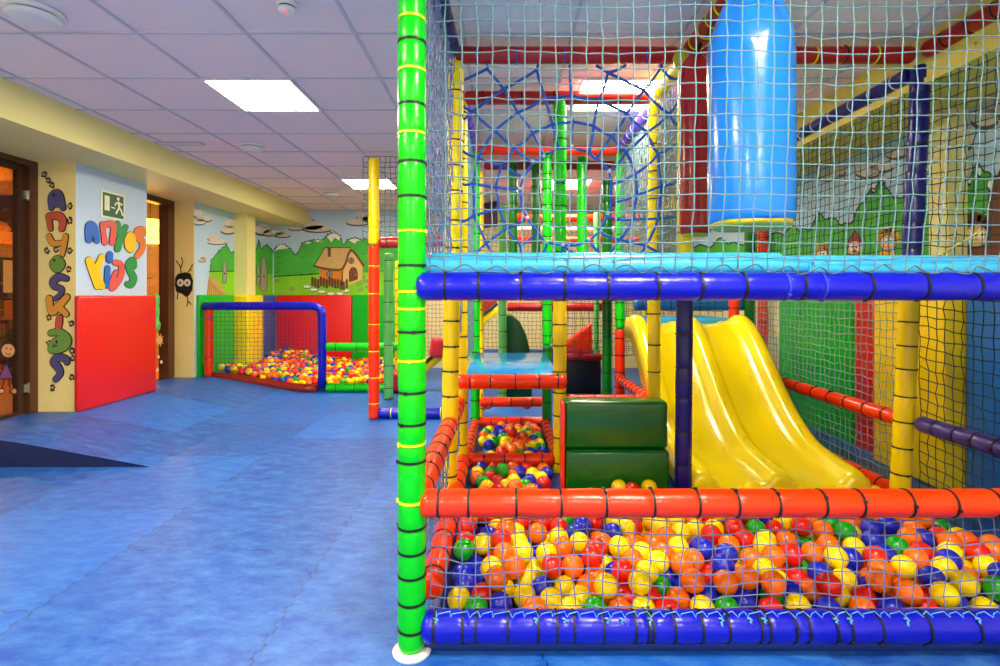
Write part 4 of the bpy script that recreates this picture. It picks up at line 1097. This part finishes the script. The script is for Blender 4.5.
# side nets on the left line
net((XA+.01, F0+.06, 1.36), (.015, F1-F0-.1, 0), (.018, 0, 1.2), 22, 24, .003, CORDS, 'bluish side net between the green corner post and the yellow post', jit=.005, seed=5)
net((-.285, F1+.05, 1.0), (0, F2-F1-.1, 0), (0, 0, 1.55), 13, 30, .003, CORD, 'pale side net between the first two yellow posts', jit=.004, seed=6)
net((-.275, F2+.05, .75), (0, F3-F2-.1, 0), (0, 0, 1.8), 26, 34, .003, CORD, 'pale blue side net behind the second yellow post', jit=.003, seed=7)
net((XA+.0, F0+.06, .2), (.02, F2-F0-.1, 0), (0, 0, .32), 34, 6, .003, CORDS, 'low bluish side net between the two orange-red side rails', jit=.004, seed=8)
# right line nets
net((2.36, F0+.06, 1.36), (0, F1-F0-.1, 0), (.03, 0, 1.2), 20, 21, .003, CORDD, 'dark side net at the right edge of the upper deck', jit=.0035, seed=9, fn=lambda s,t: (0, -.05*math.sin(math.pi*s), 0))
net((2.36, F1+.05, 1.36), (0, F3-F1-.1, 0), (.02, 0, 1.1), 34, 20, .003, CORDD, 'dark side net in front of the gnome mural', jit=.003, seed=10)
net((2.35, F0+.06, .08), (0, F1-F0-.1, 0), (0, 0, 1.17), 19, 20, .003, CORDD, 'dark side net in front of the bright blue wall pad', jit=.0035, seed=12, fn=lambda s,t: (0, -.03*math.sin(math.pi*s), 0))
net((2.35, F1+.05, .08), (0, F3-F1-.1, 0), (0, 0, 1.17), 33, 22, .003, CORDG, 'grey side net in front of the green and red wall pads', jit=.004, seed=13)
net((1.09, F2+.05, 1.40), (0, F3-F2-.1, 0), (0, 0, 1.15), 26, 22, .003, CORD, 'pale inner net right of the round net opening', jit=.004, seed=14)
net((1.06, F1+.05, 1.40), (0, F2-F1-.1, 0), (0, 0, 1.15), 13, 22, .003, CORD, 'pale inner net just left of the red bag', jit=.004, seed=15)
net((-1.42, 5.32, 1.78), (1.12, 0, 0), (0, 0, .87), 20, 16, .0035, CORDT, 'green-grey net between the yellow post top and the corner post', jit=.004, seed=16)
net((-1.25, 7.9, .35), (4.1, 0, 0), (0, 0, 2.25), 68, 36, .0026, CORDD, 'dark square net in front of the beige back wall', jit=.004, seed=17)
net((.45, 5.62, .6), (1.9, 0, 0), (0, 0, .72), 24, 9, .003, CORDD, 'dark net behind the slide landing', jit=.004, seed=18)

bm = bmesh.new(); tube(bm, [(2.345, 2.80, 1.47), (2.335, 2.72, 1.50), (2.34, 2.66, 1.525), (2.335, 2.6, 1.55), (2.34, 2.57, 1.56), (2.33, 2.575, 1.535)], .005, 6)
tag(obj('tie_cord', bm, mat('cord_lemon', (240, 235, 110), .6)), 'short pale yellow cord tied to the side net by the right column', 'cord')
# rope web with a round opening
def A_(x, y): return (450 + x/6.346, 55 + y/6.346)
def B__(x, y): return (570 + x/6.346, 55 + y/6.346)
def C_(x, y): return (450 + x/6.346, 150 + y/6.346)
def D_(x, y): return (570 + x/6.346, 150 + y/6.346)
wn = dict(a1=A_(235,88), a2=A_(550,95), a3=A_(765,70), l1=A_(85,160), a4=A_(340,215), a5=A_(430,365), a6=A_(150,355), l2=A_(80,320), l3=A_(85,410), a7=A_(285,480), a8=A_(525,495), a9=A_(405,585),
 a10=A_(605,275), a11=A_(770,255), a12=A_(650,440), a13=A_(780,425), h1=A_(690,590), h2=A_(770,580), h0=A_(595,640), c1=C_(180,45), c2=C_(330,95), h15=C_(525,75), h14=C_(460,175), h13=C_(445,245), h12=C_(460,370),
 h11=C_(490,430), h10=C_(560,525), h9=C_(615,585), h8=C_(715,600), c11=C_(290,235), c12=C_(145,210), l5=C_(80,215), c13=C_(310,370), c14=C_(150,415), l6=C_(65,455), c15=C_(360,495), c16=C_(230,590), q1=C_(170,645), q2=C_(265,650),
 c17=C_(450,610), q3=C_(450,660), q4=C_(585,655), q5=C_(705,655), q6=C_(795,655), l4=A_(75,605),
 b1=B__(240,112), t1=B__(165,65), t2=B__(355,65), b2=B__(580,75), b3=B__(470,225), b4=B__(640,145), r1=B__(690,150), b5=B__(185,285), b6=B__(360,370), b7=B__(630,375), r2=B__(690,280), r3=B__(685,445), b8=B__(490,490), b9=B__(150,450),
 b10=B__(265,515), b11=B__(355,615), b12=B__(560,630), r4=B__(680,560), h3=B__(125,610), h4=B__(170,655), h5=D_(250,135), h5b=D_(265,215), h6=D_(265,335), h6b=D_(240,405), h7=D_(185,515), h7b=D_(120,570), h7c=D_(30,605),
 d8=D_(415,150), d9=D_(425,285), d10=D_(400,440), d12=D_(580,225), r5=D_(675,200), d13=D_(560,435), r6=D_(670,425), d14=D_(310,568), d15=D_(480,605), q7=D_(250,655), q8=D_(190,655), q9=D_(450,655), q10=D_(570,655), d16=D_(300,440), t3=A_(560,60), t4=A_(235,62), t5=B__(580,60))
we = '''a1-l1 a1-a4 a2-a4 a2-a10 a3-a11 a4-a5 a4-a6 a6-l2 a6-l3 a6-a7 a5-a7 a5-a8 a5-a10 a10-a11 a10-a12 a11-a13 a12-a8 a12-h1 a12-a13 a13-h2 a7-a9 a7-c1 a8-a9 a8-h0 a9-c2 a9-h15 a13-b9
c1-l4 c1-c2 c1-c12 c2-h14 c2-c11 c11-c12 c12-l5 c11-h13 c11-c13 c13-h12 c13-c14 c12-c14 c14-l6 c13-c15 c14-c16 c15-h11 c15-c16 c15-c17 c16-q1 c16-q2 c17-h10 c17-q3 h9-q4 h8-q5 h8-q6
h0-h1 h1-h2 h2-h3 h3-h4 h4-h5 h5-h5b h5b-h6 h6-h6b h6b-h7 h7-h7b h7b-h7c h7c-h8 h8-h9 h9-h10 h10-h11 h11-h12 h12-h13 h13-h14 h14-h15 h15-h0
b1-t1 b1-t2 b1-b5 b1-b3 b3-b2 b3-b6 b2-b4 b4-r1 b3-b7 b7-r2 b7-r3 b7-b8 b8-b6 b5-b6 b5-b9 b5-a11 b6-b10 b9-b10 b9-h3 b10-h4 b10-b11 b11-b8 b8-b12 b12-r4 b11-h5 b11-d8 d8-b12 d8-h5b d8-d9 b12-d12 d12-r5 d12-d9 d9-h6 d9-d10 d10-d16 d16-h6b d12-d13 d13-d10 d13-r6 d10-d14 d14-h7 d14-q7 d13-d15 d15-d14 d15-q9 d15-q10 h7b-q8 a2-t3 a1-t4 b2-t5'''.split()
zr = random.Random(21); wp = {k: P(u, v, F1 + .06 + zr.uniform(-.012, .012)) for k, (u, v) in wn.items()}
web = empty('climbing_web', (.4, F1 + .06, 1.4), 'blue rope climbing web with a round opening behind the front net', 'climbing net')
bm = bmesh.new()
for e in we:
    a, b = e.split('-'); p, q = wp[a], wp[b]; m_ = (p + q)/2 + Vector((zr.uniform(-.008,.008), 0, zr.uniform(-.012,.002)))
    tube(bm, [p, p*.7+q*.3 + (m_-(p+q)/2)*.7, p*.3+q*.7 + (m_-(p+q)/2)*.7, q], .0085, 6)
for k, p in wp.items():
    if k[0] in 'abcd': bmesh.ops.create_icosphere(bm, subdivisions=2, radius=.0125, matrix=Matrix.Translation(p))
obj('rope_mesh', rel(bm, web), ROPE, web)
for k in ('h0','h15','h14','h13','h11','h9','h8','h5','h6b','h7b','h2'):
    bm = bmesh.new(); bmesh.ops.create_icosphere(bm, subdivisions=2, radius=.013, matrix=Matrix.Translation(wp[k] - web.location)); obj('rope_clamp', bm, KNOT, web)

# ------------------------------------------------------------------ balls
BR_ = .0455
tag(obj('pit_mat', boxbm((XA+.04, F0+.0, 0), (2.42, F1+.6, .03), .006), mat('pit_mat_blue', (12, 42, 120), .45)), 'dark blue foam mat under the front ball pit, edge showing below the rail', 'mat')
def pack(regions, n, seed, it=90):
    """settle n balls into a set of touching boxes (x0,x1,y0,y1,floor)"""
    r = np.random.RandomState(seed)
    area = np.array([(a[1]-a[0])*(a[3]-a[2]) for a in regions]); cnt = np.maximum(1, np.round(n*area/area.sum()).astype(int))
    P_, lo, hi = [], [], []
    for a, c in zip(regions, cnt):
        P_.append(np.column_stack([r.uniform(a[0]+BR_, a[1]-BR_, c), r.uniform(a[2]+BR_, a[3]-BR_, c), r.uniform(a[4]+BR_, a[4]+.20, c)]))
        lo.append(np.tile([a[0]+BR_, a[2]+BR_, a[4]+BR_], (c,1))); hi.append(np.tile([a[1]-BR_, a[3]-BR_, 9.], (c,1)))
    p = np.vstack(P_); lo = np.vstack(lo); hi = np.vstack(hi)
    D = 2*BR_
    for k in range(it):
        p[:,2] -= .004 if k < it*.7 else .0006
        for _ in range(2):
            d = p[:,None,:]-p[None,:,:]; s = (d**2).sum(2); np.fill_diagonal(s, 9)
            i, j = np.where(s < D*D)
            m = i < j; i, j = i[m], j[m]
            dist = np.sqrt(s[i,j]) + 1e-9
            push = d[i,j]/dist[:,None]*((D-dist)*.5*.9)[:,None]
            np.add.at(p, i, push); np.add.at(p, j, -push)
            p = np.minimum(np.maximum(p, lo), hi)
    return p
BC = {'yellow': (255, 222, 0), 'orange': (250, 112, 6), 'red': (222, 30, 14), 'blue': (22, 36, 190), 'green': (12, 160, 22)}
BM = {k: mat('ball_' + k, v, .27, coat=.1) for k, v in BC.items()}
BN = ['yellow', 'orange', 'red', 'blue', 'green']
def ball_bm(c=(0,0,0), bm=None, mi=0, sub=3):
    bm = bm or bmesh.new()
    r = bmesh.ops.create_icosphere(bm, subdivisions=sub, radius=BR_, matrix=Matrix.Translation(c))
    for v in r['verts']:
        for f in v.link_faces: f.material_index = mi
    return bm
BME = {}
for k in BN:
    bm = ball_bm(); me = bpy.data.meshes.new('plastic_ball'); bm.to_mesh(me); bm.free(); me.materials.append(BM[k])
    for q in me.polygons: q.use_smooth = True
    BME[k] = me
def stuff(pts, cols, label):
    # one ball made once, its vertices repeated
    bm = ball_bm(sub=2); vs = np.array([v.co[:] for v in bm.verts]); fs = [[v.index for v in f.verts] for f in bm.faces]; bm.free()
    V = (pts[:,None,:] + vs[None]).reshape(-1,3); F = []; MI = []
    for k in range(len(pts)):
        F += [[a + k*len(vs) for a in f] for f in fs]; MI += [cols[k]]*len(fs)
    me = bpy.data.meshes.new('plastic_balls'); me.from_pydata(V.tolist(), [], F)
    for k in BN: me.materials.append(BM[k])
    me.polygons.foreach_set('material_index', MI); me.polygons.foreach_set('use_smooth', [True]*len(F)); me.update()
    o = bpy.data.objects.new('plastic_balls', me); C.objects.link(o)
    return tag(o, label, 'balls', None, 'stuff')

front = pack([(-.215, 2.26, F0+.075, 2.97, .03)], 525, 3)
front = front[~((front[:,1] > 2.80) & (front[:,0] > .95) & (front[:,2] > .10))]
chan = pack([(-.215, .33, 2.98, F2-.05, .03)], 34, 5)
chan2 = pack([(-.21, .34, F2+.05, F3-.05, .0)], 64, 6)
strip = pack([(2.06, 2.25, 2.98, 4.2, .03)], 30, 8)
lone = np.array([[.66, 2.985, .155], [.83, 2.985, .155]])
lone2 = np.array([P(488, 405, 5.45)[:], P(527, 405, 5.4)[:], P(483.5, 406, 5.5)[:]])
rg = random.Random(12)
def cols(n): return [rg.choices(range(5), (29, 25, 16, 22, 10))[0] for _ in range(n)]
cand = []
for nm, arr in (('front', front), ('near', chan), ('rear', chan2), ('strip', strip)):
    for p, c in zip(arr, cols(len(arr))): cand.append([nm, p, c])
top = []
# a ball is on top when no higher ball leans over it
allp = np.vstack([front, chan, chan2, strip])
for k, (nm, p, c) in enumerate(cand):
    d = allp - p; hz = np.hypot(d[:,0], d[:,1]); cov = ((hz < .052) & (d[:,2] > .022)).sum()
    v = V0 + (EYE - p[2])*FPX/p[1]; u = U0 + p[0]*FPX/p[1]
    vis = cov == 0 and u < 1008 and not (483 < v < 508 and nm == 'front') and (p[1] < 2.62 or nm != 'front')
    top.append(vis)
order = sorted([k for k in range(len(cand)) if top[k]], key=lambda k: cand[k][1][1])
indiv = order[:318]
ORD = ['first','second','third','fourth','fifth','sixth','seventh','eighth','ninth','tenth','eleventh','twelfth','thirteenth','fourteenth','fifteenth','sixteenth','seventeenth','eighteenth','nineteenth','twentieth']
bands = {}
for k in indiv:
    nm, p, c = cand[k]
    if nm == 'front':
        b = int((p[1] - (F0+.075)) / .105)
        where = ['in the ball row touching the blue front rail', 'in the second ball row behind the blue front rail', 'in the third ball row behind the blue front rail', 'in the fourth ball row behind the blue front rail', 'in the fifth ball row behind the blue front rail', 'in the sixth ball row behind the blue front rail', 'in the seventh ball row just below the orange-red rail', 'in the eighth ball row just below the orange-red rail'][min(b, 7)]
    elif nm == 'near':
        b = int((p[1] - 2.98) / .12); where = 'in the near ball channel, row %s from the front' % ['one','two','three','four','five','six'][min(b, 5)]
    elif nm == 'rear':
        b = int((p[1] - F2) / .12); where = 'in the rear ball channel, row %s past the divider' % ['one','two','three','four','five','six','seven','eight','nine','ten','eleven'][min(b, 10)]
    else:
        b = 0; where = 'in the narrow strip right of the slide'
    bands.setdefault((nm, b, c), []).append((p[0], k, where))
GRP = {'front': 'balls in the front ball pit', 'near': 'balls in the ball channel', 'rear': 'balls in the ball channel', 'strip': 'balls beside the slide'}
for (nm, b, c), lst in bands.items():
    lst.sort()
    for i, (x, k, where) in enumerate(lst):
        o = bpy.data.objects.new('plastic_ball', BME[BN[c]]); C.objects.link(o); o.location = cand[k][1]; o.rotation_euler = (x*9, i*1.3, b)
        lb = ('%s %s ball from the left %s' % (ORD[min(i, 19)], BN[c], where)) if len(lst) > 1 else ('only %s ball %s' % (BN[c], where))
        tag(o, lb, 'ball', GRP[nm])
for p, c, lb in ((lone[0], 0, 'left of two yellow balls lying against the green soft block'), (lone[1], 0, 'right of two yellow balls lying against the green soft block'),
                 (lone2[0], 1, 'orange ball on the ledge at the far end of the ball channel, left'), (lone2[1], 1, 'orange ball on the ledge at the far end of the channel, right'), (lone2[2], 1, 'small orange ball tucked beside another at the channel end')):
    o = bpy.data.objects.new('plastic_ball', BME[BN[c]]); C.objects.link(o); o.location = p; tag(o, lb, 'ball', 'loose balls at pit edges')
rest = [k for k in range(len(cand)) if k not in set(indiv)]
stuff(np.array([cand[k][1] for k in rest]), [cand[k][2] for k in rest], 'remaining mixed plastic balls deeper in the front pit and channel')
# rear left pit
r = np.random.RandomState(4)
bx = []
step = BR_*2*.98
yy = 6.89; row = 0
while yy < YB - .11:
    xx = -3.70 + (row % 2)*step/2
    while xx < -1.42:
        h = ramp_z(xx)*.8 + .055 + .035*math.sin(3*xx)*math.sin(2.2*yy) + r.uniform(0, .05) + .05*(yy-6.87)/2
        if not (7.54 < yy < 8.17 and xx < -3.62): bx.append((xx + r.uniform(-.012,.012), yy + r.uniform(-.012,.012), h + .02))
        xx += step
    yy += step*.866; row += 1
bx = np.array(bx)
stuff(bx, [rg.choices(range(5), (26, 32, 22, 13, 7))[0] for _ in bx], 'hundreds of small mixed plastic balls in the rear pit behind the goal')
bx2 = boxbm((-3.78, 6.84, 0), (-1.4, YB - .06, .03)); tag(obj('pit_mat', bx2, mat('pit_mat_blue', (0,0,0))), 'dark blue foam mat under the rear ball pit', 'mat')
